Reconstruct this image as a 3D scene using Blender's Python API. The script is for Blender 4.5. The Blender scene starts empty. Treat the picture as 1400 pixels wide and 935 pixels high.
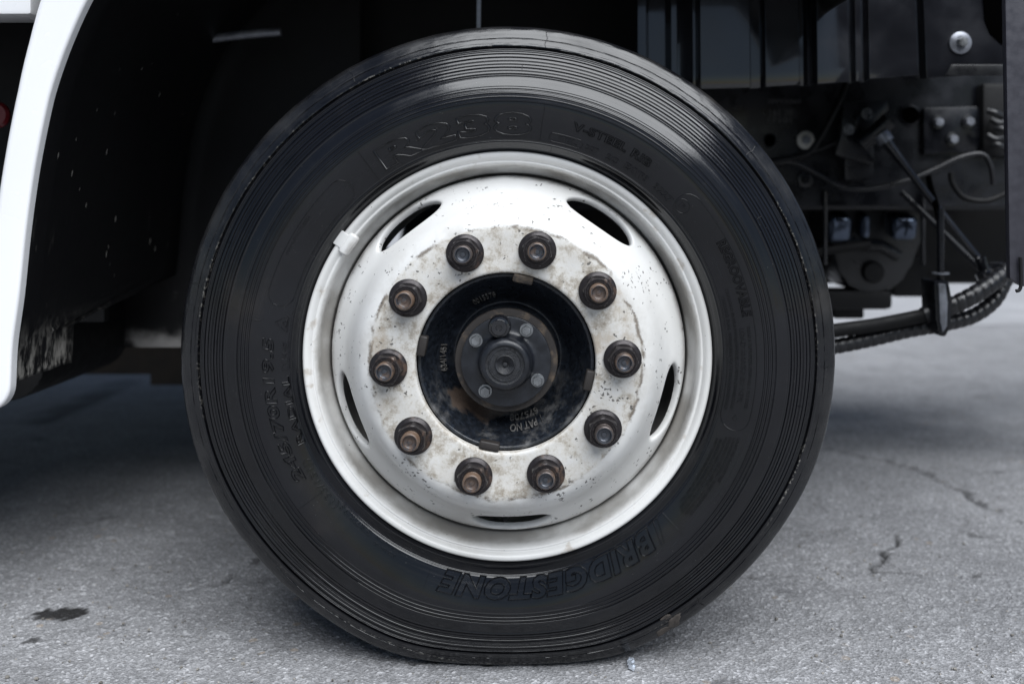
import bpy, bmesh, math, random
import numpy as np
from mathutils import Vector, Matrix

random.seed(7); rng = np.random.default_rng(7)
S = bpy.context.scene
COL = S.collection
R = math.radians
PI = math.pi

# ------------------------------------------------------------------ camera
ZC = 0.3995                       # hub height above the asphalt
cam_d = bpy.data.cameras.new('camera'); cam = bpy.data.objects.new('camera', cam_d); COL.objects.link(cam)
CAMP = Vector((0.057, -1.30, 0.606))
cam.location = CAMP; cam.rotation_euler = (R(90), 0, 0)
cam_d.sensor_width = 36; cam_d.lens = 36.0
cam_d.shift_x = -55 / 1400; cam_d.shift_y = -202.5 / 1400
cam_d.clip_start = 0.05; cam_d.clip_end = 600
cam_d.dof.use_dof = True; cam_d.dof.focus_distance = 1.275; cam_d.dof.aperture_fstop = 2.8
S.camera = cam

# ------------------------------------------------------------------ sky, sun, exposure
SUN_EL, SUN_AZ = 55, 158          # azimuth: degrees clockwise from +Y (150: behind the camera, right)
w = bpy.data.worlds.new('World'); S.world = w; w.use_nodes = True
nt = w.node_tree; bg = nt.nodes['Background']
sky = nt.nodes.new('ShaderNodeTexSky'); sky.sky_type = 'NISHITA'; sky.sun_disc = False
sky.sun_elevation = R(SUN_EL); sky.sun_rotation = R(SUN_AZ)
sky.air_density = 1.0; sky.dust_density = 0.5; sky.ozone_density = 1.6
hs = nt.nodes.new('ShaderNodeHueSaturation'); hs.inputs['Saturation'].default_value = 0.85
nt.links.new(sky.outputs[0], hs.inputs['Color']); nt.links.new(hs.outputs[0], bg.inputs['Color'])
bg.inputs['Strength'].default_value = 0.05
sl = bpy.data.lights.new('sun', 'SUN'); so = bpy.data.objects.new('sun', sl); COL.objects.link(so)
sl.energy = 4.4; sl.angle = R(56); sl.color = (0.95, 0.975, 1.0)
sd = Vector((math.sin(R(SUN_AZ)) * math.cos(R(SUN_EL)), math.cos(R(SUN_AZ)) * math.cos(R(SUN_EL)), math.sin(R(SUN_EL))))
so.rotation_euler = sd.to_track_quat('Z', 'Y').to_euler(); so.location = (1, -3, 6)
S.view_settings.view_transform = 'Standard'; S.view_settings.look = 'None'
S.view_settings.gamma = 1.0; S.view_settings.exposure = 0.36

# ------------------------------------------------------------------ helpers
def at(px, py, Y):
    """world point on the vertical plane at depth Y that the photograph shows at pixel (px, py)"""
    d = Y - CAMP.y
    return Vector((CAMP.x + (px - 755) * d / 1400, Y, CAMP.z - (py - 265) * d / 1400))

def link(name, me, mat=None, parent=None, smooth=True):
    o = bpy.data.objects.new(name, me); COL.objects.link(o)
    if mat: me.materials.append(mat)
    if parent: o.parent = parent
    if smooth:
        me.polygons.foreach_set('use_smooth', [True] * len(me.polygons))
    return o

def mesh(name, v, f, mat=None, parent=None, smooth=True, sharp=None):
    me = bpy.data.meshes.new(name); me.from_pydata([tuple(p) for p in v], [], [tuple(q) for q in f]); me.update()
    o = link(name, me, mat, parent, smooth)
    if smooth and sharp: me.set_sharp_from_angle(angle=R(sharp))
    return o

def bm_obj(name, bm, mat=None, parent=None, smooth=True, sharp=35):
    bmesh.ops.recalc_face_normals(bm, faces=bm.faces)
    me = bpy.data.meshes.new(name); bm.to_mesh(me); bm.free()
    o = link(name, me, mat, parent, smooth)
    if smooth and sharp: me.set_sharp_from_angle(angle=R(sharp))
    return o

def empty(name, loc=(0, 0, 0), parent=None):
    o = bpy.data.objects.new(name, None); COL.objects.link(o); o.location = loc
    o.empty_display_size = 0.1
    if parent: o.parent = parent
    return o

def revolve(prof, segs=256, th0=0.0, th1=2 * PI, deform=None):
    """prof: (r, y) pairs, axis Y, angle clockwise from the top as the camera sees it"""
    prof = np.asarray(prof, float); n = len(prof)
    closed = abs(th1 - th0 - 2 * PI) < 1e-6
    ts = np.linspace(th0, th1, segs, endpoint=not closed)
    r = prof[:, 0][None, :]; y = np.repeat(prof[:, 1][None, :], len(ts), 0)
    x = r * np.sin(ts)[:, None]; z = r * np.cos(ts)[:, None]
    v = np.stack([x, y, z], -1).reshape(-1, 3)
    if deform is not None: v = deform(v)
    m = segs if closed else segs - 1
    i = np.arange(m)[:, None]; j = np.arange(n - 1)[None, :]
    a = i * n + j; b = ((i + 1) % segs) * n + j
    f = np.stack([a, a + 1, b + 1, b], -1).reshape(-1, 4)
    return v, f

def rev_obj(name, prof, mat, parent, segs=128, sharp=40):
    v, f = revolve(prof, segs)
    me = bpy.data.meshes.new(name); me.from_pydata(v.tolist(), [], f.tolist()); me.update()
    bm = bmesh.new(); bm.from_mesh(me); bmesh.ops.remove_doubles(bm, verts=bm.verts, dist=1e-6)
    bm.to_mesh(me); bm.free()
    o = link(name, me, mat, parent)
    if sharp: me.set_sharp_from_angle(angle=R(sharp))
    return o

def catmull(P, n=12):
    P = [np.asarray(p, float) for p in P]; P = [2 * P[0] - P[1]] + P + [2 * P[-1] - P[-2]]
    out = []
    for i in range(1, len(P) - 2):
        for t in np.linspace(0, 1, n, endpoint=False):
            a, b, c, d = P[i - 1:i + 3]
            out.append(.5 * (2 * b + (c - a) * t + (2 * a - 5 * b + 4 * c - d) * t * t + (3 * b - a - 3 * c + d) * t ** 3))
    out.append(P[-2]); return np.array(out)

def tube(path, rad, sides=14, wrap=None, cap=True):
    """path (N,3); wrap=(pitch, depth, step): wound ridges along the length"""
    path = np.asarray(path, float)
    seg = np.linalg.norm(np.diff(path, axis=0), axis=1); s = np.concatenate([[0], np.cumsum(seg)])
    if wrap:
        ns = max(2, int(s[-1] / wrap[2])); q = np.linspace(0, s[-1], ns)
        path = np.stack([np.interp(q, s, path[:, k]) for k in range(3)], -1); s = q
    T = np.gradient(path, axis=0); T /= np.linalg.norm(T, axis=1)[:, None]
    ref = np.array([0, 1., 0]) if abs(T[0][1]) < .9 else np.array([0, 0, 1.])
    v = []; n = len(path)
    u = np.cross(T[0], ref); u /= np.linalg.norm(u)
    for i in range(n):
        u = u - T[i] * (u @ T[i]); u /= np.linalg.norm(u); b = np.cross(T[i], u)
        for k in range(sides):
            a = 2 * PI * k / sides; rr = rad if np.isscalar(rad) else rad[i]
            if wrap:
                ph = (s[i] / wrap[0] + k / sides) % 1.0
                rr = rr - wrap[1] * (1 - min(1, math.sin(PI * ph) ** .5 * 1.15))
            v.append(path[i] + rr * (math.cos(a) * u + math.sin(a) * b))
    f = [(i * sides + k, i * sides + (k + 1) % sides, (i + 1) * sides + (k + 1) % sides, (i + 1) * sides + k) for i in range(n - 1) for k in range(sides)]
    if cap:
        f.append(tuple(range(sides))[::-1]); f.append(tuple((n - 1) * sides + k for k in range(sides)))
    return v, f

def tube_obj(name, path, rad, mat, parent, **k):
    v, f = tube(path, rad, **k); o = mesh(name, v, f, mat, parent); o.data.set_sharp_from_angle(angle=R(50)); return o

def box_obj(name, lo, hi, mat, parent, bev=0.004, seg=2):
    bm = bmesh.new(); lo = Vector(lo); hi = Vector(hi)
    bmesh.ops.create_cube(bm, size=1.0, matrix=Matrix.Translation((lo + hi) / 2) @ Matrix.Diagonal(((hi - lo).x, (hi - lo).y, (hi - lo).z, 1)))
    if bev: bmesh.ops.bevel(bm, geom=bm.edges[:] , offset=bev, segments=seg, profile=.6, affect='EDGES')
    return bm_obj(name, bm, mat, parent)

def plate_obj(name, pts, y0, y1, mat, parent, bev=0.0015, holes=()):
    """outline pts (x,z) extruded from y0 (front) to y1"""
    bm = bmesh.new()
    vs = [bm.verts.new((p[0], y0, p[1])) for p in pts]
    face = bm.faces.new(vs)
    ret = bmesh.ops.extrude_face_region(bm, geom=[face])
    for e in ret['geom']:
        if isinstance(e, bmesh.types.BMVert): e.co.y = y1
    if bev: bmesh.ops.bevel(bm, geom=bm.edges[:], offset=bev, segments=2, profile=.6, affect='EDGES')
    return bm_obj(name, bm, mat, parent)

def hexbolt(name, c, rad, h, mat, parent, washer=None, wmat=None, axis='Y'):
    """bolt head facing the camera (-Y) at c"""
    bm = bmesh.new()
    for (r0, r1, y0, y1, n) in ([(washer, washer * .97, 0, -.25 * h, 32)] if washer and not wmat else []) + [(rad, rad * .9, -.2 * h, -h, 6)]:
        a = [bm.verts.new((c[0] + r0 * math.sin(2 * PI * k / n), c[1] + y0, c[2] + r0 * math.cos(2 * PI * k / n))) for k in range(n)]
        b = [bm.verts.new((c[0] + r0 * math.sin(2 * PI * k / n), c[1] + y1 * .85, c[2] + r0 * math.cos(2 * PI * k / n))) for k in range(n)]
        d = [bm.verts.new((c[0] + r1 * math.sin(2 * PI * k / n), c[1] + y1, c[2] + r1 * math.cos(2 * PI * k / n))) for k in range(n)]
        for p, q in ((a, b), (b, d)):
            for k in range(n): bm.faces.new((p[k], p[(k + 1) % n], q[(k + 1) % n], q[k]))
        bm.faces.new(d)
    o = bm_obj(name, bm, mat, parent, sharp=30)
    if washer and wmat:
        v, f = revolve([(rad * .8, -.32 * h), (washer * .9, -.32 * h), (washer, -.22 * h), (washer, 0)], 40)
        mesh('washer', v + np.array(c), f, wmat, o, sharp=40)
    return o

# ------------------------------------------------------------------ materials
class NT:
    def __init__(s, name):
        s.m = bpy.data.materials.new(name); s.m.use_nodes = True; s.t = s.m.node_tree
        s.b = s.t.nodes['Principled BSDF']
    def n(s, typ, **k):
        x = s.t.nodes.new(typ)
        for a, v in k.items():
            if a.startswith('i_'):
                x.inputs[int(a[2:]) if a[2:].isdigit() else a[2:].replace('_', ' ')].default_value = v
            else: setattr(x, a, v)
        return x
    def l(s, a, b): s.t.links.new(a, b)
    def coord(s): return s.n('ShaderNodeTexCoord').outputs['Object']
    def noise(s, scale, detail=4, rough=.55, vec=None, dist=0.0):
        x = s.n('ShaderNodeTexNoise'); x.inputs['Scale'].default_value = scale; x.inputs['Detail'].default_value = detail
        x.inputs['Roughness'].default_value = rough; x.inputs['Distortion'].default_value = dist
        s.l(vec if vec is not None else s.coord(), x.inputs['Vector']); return x.outputs['Fac']
    def voro(s, scale, feature='F1', vec=None, rnd=1.0, out='Distance'):
        x = s.n('ShaderNodeTexVoronoi', feature=feature); x.inputs['Scale'].default_value = scale
        x.inputs['Randomness'].default_value = rnd
        s.l(vec if vec is not None else s.coord(), x.inputs['Vector']); return x.outputs[out]
    def ramp(s, fac, stops):
        x = s.n('ShaderNodeValToRGB'); e = x.color_ramp.elements
        while len(e) < len(stops): e.new(.5)
        for k, (p, c) in enumerate(stops):
            e[k].position = p; e[k].color = (c, c, c, 1) if np.isscalar(c) else (*c, 1)
        s.l(fac, x.inputs[0]); return x.outputs[0]
    def mix(s, fac, a, b, mode='MIX'):
        x = s.n('ShaderNodeMix', data_type='RGBA', blend_type=mode)
        for sock, val in ((x.inputs[0], fac), (x.inputs[6], a), (x.inputs[7], b)):
            if hasattr(val, 'is_linked'): s.l(val, sock)
            else: sock.default_value = val if sock.type == 'VALUE' else (*val, 1)
        return x.outputs[2]
    def math(s, op, a, b=0.0, c=None):
        x = s.n('ShaderNodeMath', operation=op)
        for k, val in enumerate((a, b) if c is None else (a, b, c)):
            if hasattr(val, 'is_linked'): s.l(val, x.inputs[k])
            else: x.inputs[k].default_value = val
        return x.outputs[0]
    def rng(s, v, a, b, c=0.0, d=1.0, smooth=True):
        x = s.n('ShaderNodeMapRange'); x.interpolation_type = 'SMOOTHSTEP' if smooth else 'LINEAR'
        if hasattr(v, 'is_linked'): s.l(v, x.inputs[0])
        for k, q in enumerate((a, b, c, d)): x.inputs[k + 1].default_value = q
        return x.outputs[0]
    def radius(s):
        xyz = s.n('ShaderNodeSeparateXYZ'); s.l(s.coord(), xyz.inputs[0])
        return s.math('SQRT', s.math('ADD', s.math('MULTIPLY', xyz.outputs[0], xyz.outputs[0]), s.math('MULTIPLY', xyz.outputs[2], xyz.outputs[2]))), xyz
    def set(s, **k):
        for a, v in k.items():
            sock = s.b.inputs[a.replace('_', ' ')]
            if hasattr(v, 'is_linked'): s.l(v, sock)
            else: sock.default_value = (*v, 1) if sock.type == 'RGBA' else v
        return s
    def bump(s, h, strength=.3, dist=.001, prev=None):
        x = s.n('ShaderNodeBump'); x.inputs['Strength'].default_value = strength; x.inputs['Distance'].default_value = dist
        s.l(h, x.inputs['Height'])
        if prev is not None: s.l(prev, x.inputs['Normal'])
        s.l(x.outputs[0], s.b.inputs['Normal']); return x.outputs[0]

def m_simple(name, col, rough=.5, metal=0.0, nscale=40, var=.3, bump=.15, bdist=.0006, coat=0.0, spec=.5):
    t = NT(name); n = t.noise(nscale, 5)
    c = t.mix(t.ramp(n, [(.35, 0.0), (.7, 1.0)]), tuple(x * (1 - var) for x in col), tuple(min(1, x * (1 + var)) for x in col))
    t.set(Base_Color=c, Roughness=t.rng(n, .3, .75, max(.05, rough - .1), min(1, rough + .12)), Metallic=metal, Coat_Weight=coat, Specular_IOR_Level=spec)
    t.bump(t.noise(nscale * 6, 3), bump, bdist); return t.m

def m_rubber(name, hatch=False):
    t = NT(name); r, xyz = t.radius()
    n1 = t.noise(9, 5); n2 = t.noise(60, 5); n3 = t.noise(420, 3)
    base = t.mix(t.ramp(n1, [(.35, 0.), (.7, 1.)]), (.0024, .0026, .0036), (.0056, .0060, .0080))
    # dusty tread shoulder: grey-brown film with a ragged inner edge
    sh = t.rng(t.math('ADD', r, t.math('MULTIPLY', t.math('SUBTRACT', n2, .5), .030)), .391, .412)
    sh = t.math('MULTIPLY', sh, t.rng(t.noise(16, 6), .32, .68))
    base = t.mix(t.math('MULTIPLY', sh, .30), base, (.045, .044, .043))
    # chalky scuff along the shoulder groove
    band = t.math('SUBTRACT', 1.0, t.rng(t.math('ABSOLUTE', t.math('SUBTRACT', r, .3945)), .0004, .0022))
    band = t.math('MULTIPLY', band, t.rng(t.noise(240, 3), .5, .66))
    band = t.math('MULTIPLY', band, t.rng(t.noise(5, 2), .45, .6))
    base = t.mix(t.math('MULTIPLY', band, .7), base, (.20, .19, .17))
    # pale specks
    sp = t.math('MULTIPLY', t.math('LESS_THAN', t.voro(150), .055), t.rng(t.noise(14, 2), .5, .6))
    base = t.mix(t.math('MULTIPLY', sp, .5), base, (.18, .18, .17))
    ang = t.math('ARCTAN2', xyz.outputs[0], xyz.outputs[2])
    cv = t.n('ShaderNodeCombineXYZ'); t.l(t.math('MULTIPLY', r, 260.0), cv.inputs[0]); t.l(t.math('MULTIPLY', ang, 2.2), cv.inputs[1])
    streak = t.noise(1.0, 6, .65, cv.outputs[0])
    cv2 = t.n('ShaderNodeCombineXYZ'); t.l(t.math('MULTIPLY', r, 900.0), cv2.inputs[0]); t.l(t.math('MULTIPLY', ang, 9.0), cv2.inputs[1])
    scuff = t.rng(t.noise(1.0, 3, .6, cv2.outputs[0]), .66, .76)
    base = t.mix(t.math('MULTIPLY', scuff, t.rng(t.noise(6, 3), .45, .62, 0, .4)), base, (.060, .060, .062))
    base = t.mix(t.math('MULTIPLY', t.rng(t.noise(8, 5), .58, .75), .18), base, (.050, .040, .032))
    smear = t.math('ADD', t.math('MULTIPLY', t.rng(t.noise(7, 4, dist=1.2), .42, .66), .6), t.math('MULTIPLY', t.rng(streak, .4, .68), .7))
    t.set(Base_Color=base, Roughness=t.math('ADD', t.math('MULTIPLY', smear, .19), t.math('ADD', .10, t.math('MULTIPLY', sh, .16))))
    t.b.inputs['Specular IOR Level'].default_value = .5
    p = t.bump(n3, .05, .0005); p = t.bump(n2, .06, .0012, p)
    if hatch:
        wv = t.n('ShaderNodeTexWave', wave_type='BANDS', bands_direction='DIAGONAL'); wv.inputs['Scale'].default_value = 190
        t.l(t.coord(), wv.inputs['Vector']); t.bump(wv.outputs['Fac'], .12, .0003, p)
    return t.m

def m_wheelpaint(name, disc):
    t = NT(name); r, xyz = t.radius()
    n = t.noise(6, 6); nf = t.noise(55, 6, .65); nm = t.noise(22, 9, .72)
    dn = t.n('ShaderNodeTexNoise'); dn.inputs['Scale'].default_value = 160; dn.inputs['Detail'].default_value = 3; t.l(t.coord(), dn.inputs['Vector'])
    ma = t.n('ShaderNodeVectorMath', operation='MULTIPLY_ADD'); t.l(dn.outputs['Color'], ma.inputs[0]); ma.inputs[1].default_value = (.011, .011, .011); t.l(t.coord(), ma.inputs[2])
    DV = ma.outputs[0]
    col = t.mix(t.rng(n, .35, .75), (.66, .655, .64), (.58, .57, .545))
    gm = t.rng(t.noise(4.5, 7, .7, dist=.6), .50, .74)
    col = t.mix(t.math('MULTIPLY', gm, .32), col, (.34, .315, .28))
    if disc:
        rr = t.math('ADD', r, t.math('MULTIPLY', t.math('SUBTRACT', nm, .5), .022))
        st = t.rng(rr, .1690, .1650)
        worn = t.ramp(t.noise(48, 12, .78), [(.30, (.19, .16, .125)), (.42, (.37, .335, .285)), (.50, (.55, .53, .49)), (.62, (.66, .655, .64)), (.8, (.50, .50, .50))])
        col = t.mix(st, col, worn)
        halo = t.math('MULTIPLY', t.rng(rr, .196, .168), t.rng(t.noise(24, 9, .7), .42, .66))
        col = t.mix(t.math('MULTIPLY', halo, .38), col, (.36, .335, .30))
        edge = t.math('MULTIPLY', t.math('SUBTRACT', 1.0, t.rng(t.math('ABSOLUTE', t.math('SUBTRACT', rr, .1665)), .0005, .0040)), t.rng(t.noise(30, 8, .7), .47, .58))
        col = t.mix(t.math('MULTIPLY', edge, .85), col, (.105, .08, .055))
        brn = t.math('MULTIPLY', st, t.rng(t.noise(13, 10, .7), .54, .66))
        col = t.mix(t.math('MULTIPLY', brn, .55), col, (.34, .27, .19))
        # dark flecks where the paint chipped
        fl = t.math('MULTIPLY', t.math('LESS_THAN', t.voro(150, vec=DV), .26), t.rng(t.noise(34, 3), .555, .60))
        fl = t.math('MAXIMUM', fl, t.math('MULTIPLY', t.math('LESS_THAN', t.voro(80, vec=DV), .10), t.rng(t.noise(12, 2), .42, .52)))
        col = t.mix(t.math('MULTIPLY', fl, .85), col, (.05, .045, .04))
        gr = t.math('MULTIPLY', t.rng(r, .221, .231), t.rng(nm, .38, .66))
        col = t.mix(t.math('MULTIPLY', gr, .8), col, (.11, .095, .08))
        rough = t.math('ADD', .34, t.math('MULTIPLY', st, .25)); bst = t.noise(90, 6, .7)
        t.bump(t.math('MULTIPLY', bst, t.math('ADD', .15, st)), .35, .0012)
    else:
        # road grime caught in the gutter of the rim, streaky and uneven
        g = t.rng(t.math('ADD', r, t.math('MULTIPLY', t.math('SUBTRACT', nm, .5), .014)), .2478, .2405)
        g = t.math('MULTIPLY', g, t.rng(t.noise(9, 5), .36, .62))
        col = t.mix(t.math('MULTIPLY', g, .68), col, (.16, .14, .115))
        rust = t.math('MULTIPLY', t.rng(t.noise(30, 6), .60, .68), t.rng(r, .243, .250))
        col = t.mix(t.math('MULTIPLY', rust, .5), col, (.30, .24, .17))
        fl = t.math('MULTIPLY', t.math('LESS_THAN', t.voro(90, vec=DV), .09), t.rng(t.noise(12, 2), .52, .58))
        col = t.mix(t.math('MULTIPLY', fl, .8), col, (.05, .045, .04))
        rough = .33
        t.bump(t.noise(70, 5), .12, .0008)
    t.set(Base_Color=col, Roughness=rough, Coat_Weight=.0)
    return t.m

def m_rustmetal(name, dark, rust, amt, rough=.45, metal=.55, scale=60):
    t = NT(name); n = t.noise(scale, 6, .65); n2 = t.noise(scale * 3, 4)
    inf = t.n('ShaderNodeObjectInfo').outputs['Random']
    k = t.rng(t.math('ADD', n, t.math('MULTIPLY', t.math('SUBTRACT', inf, .5), .42)), .62 - amt * .3, .78 - amt * .3)
    col = t.mix(k, dark, rust)
    t.set(Base_Color=col, Metallic=t.math('MULTIPLY', t.math('SUBTRACT', 1.0, k), metal), Roughness=t.rng(n2, .3, .7, rough - .1, rough + .15))
    t.bump(n2, .35, .0006); return t.m

RUB = m_rubber('tyre rubber'); RUBH = m_rubber('tyre rubber hatched', True)
RIMW = m_wheelpaint('white rim paint', False); DISCW = m_wheelpaint('white disc paint', True)
NUTM = m_rustmetal('oxidised nut steel', (.030, .026, .027), (.075, .046, .032), .15, .36, .5)
STUDM = m_rustmetal('rusted stud steel', (.085, .070, .065), (.115, .074, .050), .45, .34, .55, 90)
CUPM = m_rustmetal('stud end steel', (.075, .080, .092), (.10, .07, .055), .2, .30, .6, 120)
BLKP = m_simple('black satin plastic', (.012, .0125, .014), .34, 0, 30, .3, .1)
BLKG = m_simple('black gloss paint', (.010, .0105, .013), .14, 0, 12, .3, .05, .0004, .5)
BLKF = m_simple('black frame paint', (.0065, .0072, .0098), .30, 0, 25, .35, .2, .0006, 0, .38)
BLKM = m_simple('black matt rubber', (.006, .006, .0066), .62, 0, 50, .35, .3, .0006, 0, .25)
HOSE = m_simple('black hose wrap', (.010, .010, .012), .36, 0, 60, .4, .2)
WHITE = m_simple('white body paint', (.80, .80, .81), .28, 0, 5, .02, .02, .0003, .5)
GREYP = m_simple('dark grey panel paint', (.034, .033, .042), .42, 0, 90, .12, .25, .0005)
GLOSS = m_simple('sky reflection blue metal', (.085, .105, .145), .13, .85, 9, .2, .1, .002)  # bluish metal colour imitates sky reflected in shiny black boxes
ZINC = m_simple('zinc plated steel', (.27, .28, .29), .32, .85, 60, .25, .2)
STEEL = m_simple('dull grey steel', (.23, .24, .27), .40, .6, 50, .3, .25)
CREAM = m_simple('pale nylon', (.55, .54, .50), .45, 0, 60, .15, .1)
BROWN = m_simple('dusty brown rubber', (.060, .049, .042), .7, 0, 18, .35, .3)
GLASS = m_simple('dark window glass', (.012, .014, .016), .06, 0, 3, .1, 0)
MUD = m_simple('dried mud', (.055, .046, .040), .85, 0, 120, .35, .6, .0015)
REDP = m_simple('red reflector plastic', (.12, .006, .010), .3, 0, 40, .2, .1)

def m_hub():
    t = NT('black hub casting'); xyz = t.n('ShaderNodeSeparateXYZ'); t.l(t.coord(), xyz.inputs[0])
    n = t.noise(28, 7, .68); n2 = t.noise(120, 4)
    col = t.mix(t.rng(t.noise(160, 5, .7), .40, .75), (.0065, .0080, .011), (.019, .024, .033))
    low = t.rng(xyz.outputs[2], .01, -.085)                        # lower half paler: washed-out mud, plus light on the lower cone painted in
    dust_lit = t.math('MULTIPLY', low, t.rng(n, .46, .70))
    col = t.mix(t.math('MULTIPLY', dust_lit, .65), col, (.17, .165, .16))
    br = t.math('MULTIPLY', t.rng(t.noise(7, 5), .60, .64), t.rng(xyz.outputs[0], .03, -.06))
    col = t.mix(t.math('MULTIPLY', br, .85), col, (.085, .060, .045))
    t.set(Base_Color=col, Roughness=t.rng(n2, .3, .7, .24, .42)); t.bump(n2, .3, .0010); return t.m
HUBM = m_hub()
RING = m_rustmetal('rusty hub edge', (.026, .022, .020), (.075, .055, .038), .30, .6, .2, 40)
CAPM = m_simple('grey black hub cap', (.0085, .0100, .0140), .38, 0, 70, .35, .3)
CAPF = m_simple('worn cap face', (.011, .012, .015), .55, 0, 160, .6, .7, .001)

def m_asphalt():
    t = NT('asphalt'); P = t.coord()
    at_ = lambda nm: t.n('ShaderNodeAttribute', attribute_name=nm).outputs['Fac']
    cells = t.voro(270, out='Color', vec=P); sep = t.n('ShaderNodeSeparateColor'); t.l(cells, sep.inputs[0])
    big = t.noise(1.3, 5, .6, P); mid = t.noise(9, 6, .6, P); fine = t.noise(480, 4, .75, P); med = t.noise(95, 4, .65, P)
    stone = t.ramp(sep.outputs[0], [(0., .110), (.35, .185), (.7, .285), (.9, .42), (1., .66)])
    col = t.mix(.5, stone, t.ramp(fine, [(.3, .095), (.5, .250), (.72, .47)]))
    col = t.mix(1.0, col, t.ramp(mid, [(.25, .78), (.75, 1.18)]), 'MULTIPLY')
    col = t.mix(1.0, col, t.ramp(big, [(.3, .88), (.7, 1.1)]), 'MULTIPLY')
    col = t.mix(1.0, col, (1.0, 1.0, 1.03), 'MULTIPLY')
    tan = t.math('MULTIPLY', t.math('LESS_THAN', t.voro(26, vec=P), .16), t.rng(t.noise(3.1, 2, vec=P), .55, .6))
    col = t.mix(t.math('MULTIPLY', tan, .45), col, (.30, .23, .16))
    dk = t.math('MULTIPLY', t.rng(t.noise(5.5, 6, .6, P), .63, .70), .5)
    col = t.mix(dk, col, (.045, .045, .047))
    col = t.mix(t.math('MULTIPLY', at_('crack'), .93), col, (.010, .010, .010))
    col = t.mix(t.math('MULTIPLY', at_('stain'), .95), col, (.009, .008, .008))
    t.set(Base_Color=col, Roughness=t.math('SUBTRACT', .88, t.math('MULTIPLY', at_('stain'), .25)))
    p = t.bump(t.voro(270, vec=P), .7, .0024); p = t.bump(fine, .5, .0012, p); t.bump(med, .4, .0025, p)
    return t.m
ASPH = m_asphalt()

# ------------------------------------------------------------------ ground
def vnoise(x, y, s, seed):
    g = np.random.default_rng(seed).random((256, 256)); x = x * s; y = y * s
    xi = np.floor(x).astype(int); yi = np.floor(y).astype(int); fx = x - xi; fy = y - yi
    fx = fx * fx * (3 - 2 * fx); fy = fy * fy * (3 - 2 * fy)
    a = g[xi % 256, yi % 256]; b = g[(xi + 1) % 256, yi % 256]; c = g[xi % 256, (yi + 1) % 256]; d = g[(xi + 1) % 256, (yi + 1) % 256]
    return (a * (1 - fx) + b * fx) * (1 - fy) + (c * (1 - fx) + d * fx) * fy

def axis_coords(lo, hi, step, far, grow=1.09):
    mid = np.arange(lo, hi, step); out = [mid]; d = step; p = []; x = mid[-1]
    while x < far: d *= grow; x += d; p.append(x)
    q = []; d = step; x = mid[0]
    while x > -far: d *= grow; x -= d; q.append(x)
    return np.concatenate([q[::-1], mid, p])

def seg_dist(X, Y, pl):
    D = np.full(X.shape, 1e9)
    for (a, b) in zip(pl[:-1], pl[1:]):
        ax, ay = a; bx, by = b; L = (bx - ax) ** 2 + (by - ay) ** 2 + 1e-12
        t = np.clip(((X - ax) * (bx - ax) + (Y - ay) * (by - ay)) / L, 0, 1)
        D = np.minimum(D, np.hypot(X - ax - t * (bx - ax), Y - ay - t * (by - ay)))
    return D

def gp(px, py):
    d = 0.606 * 1400 / (py - 265); return (CAMP.x + (px - 755) * d / 1400, d + CAMP.y)

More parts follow.
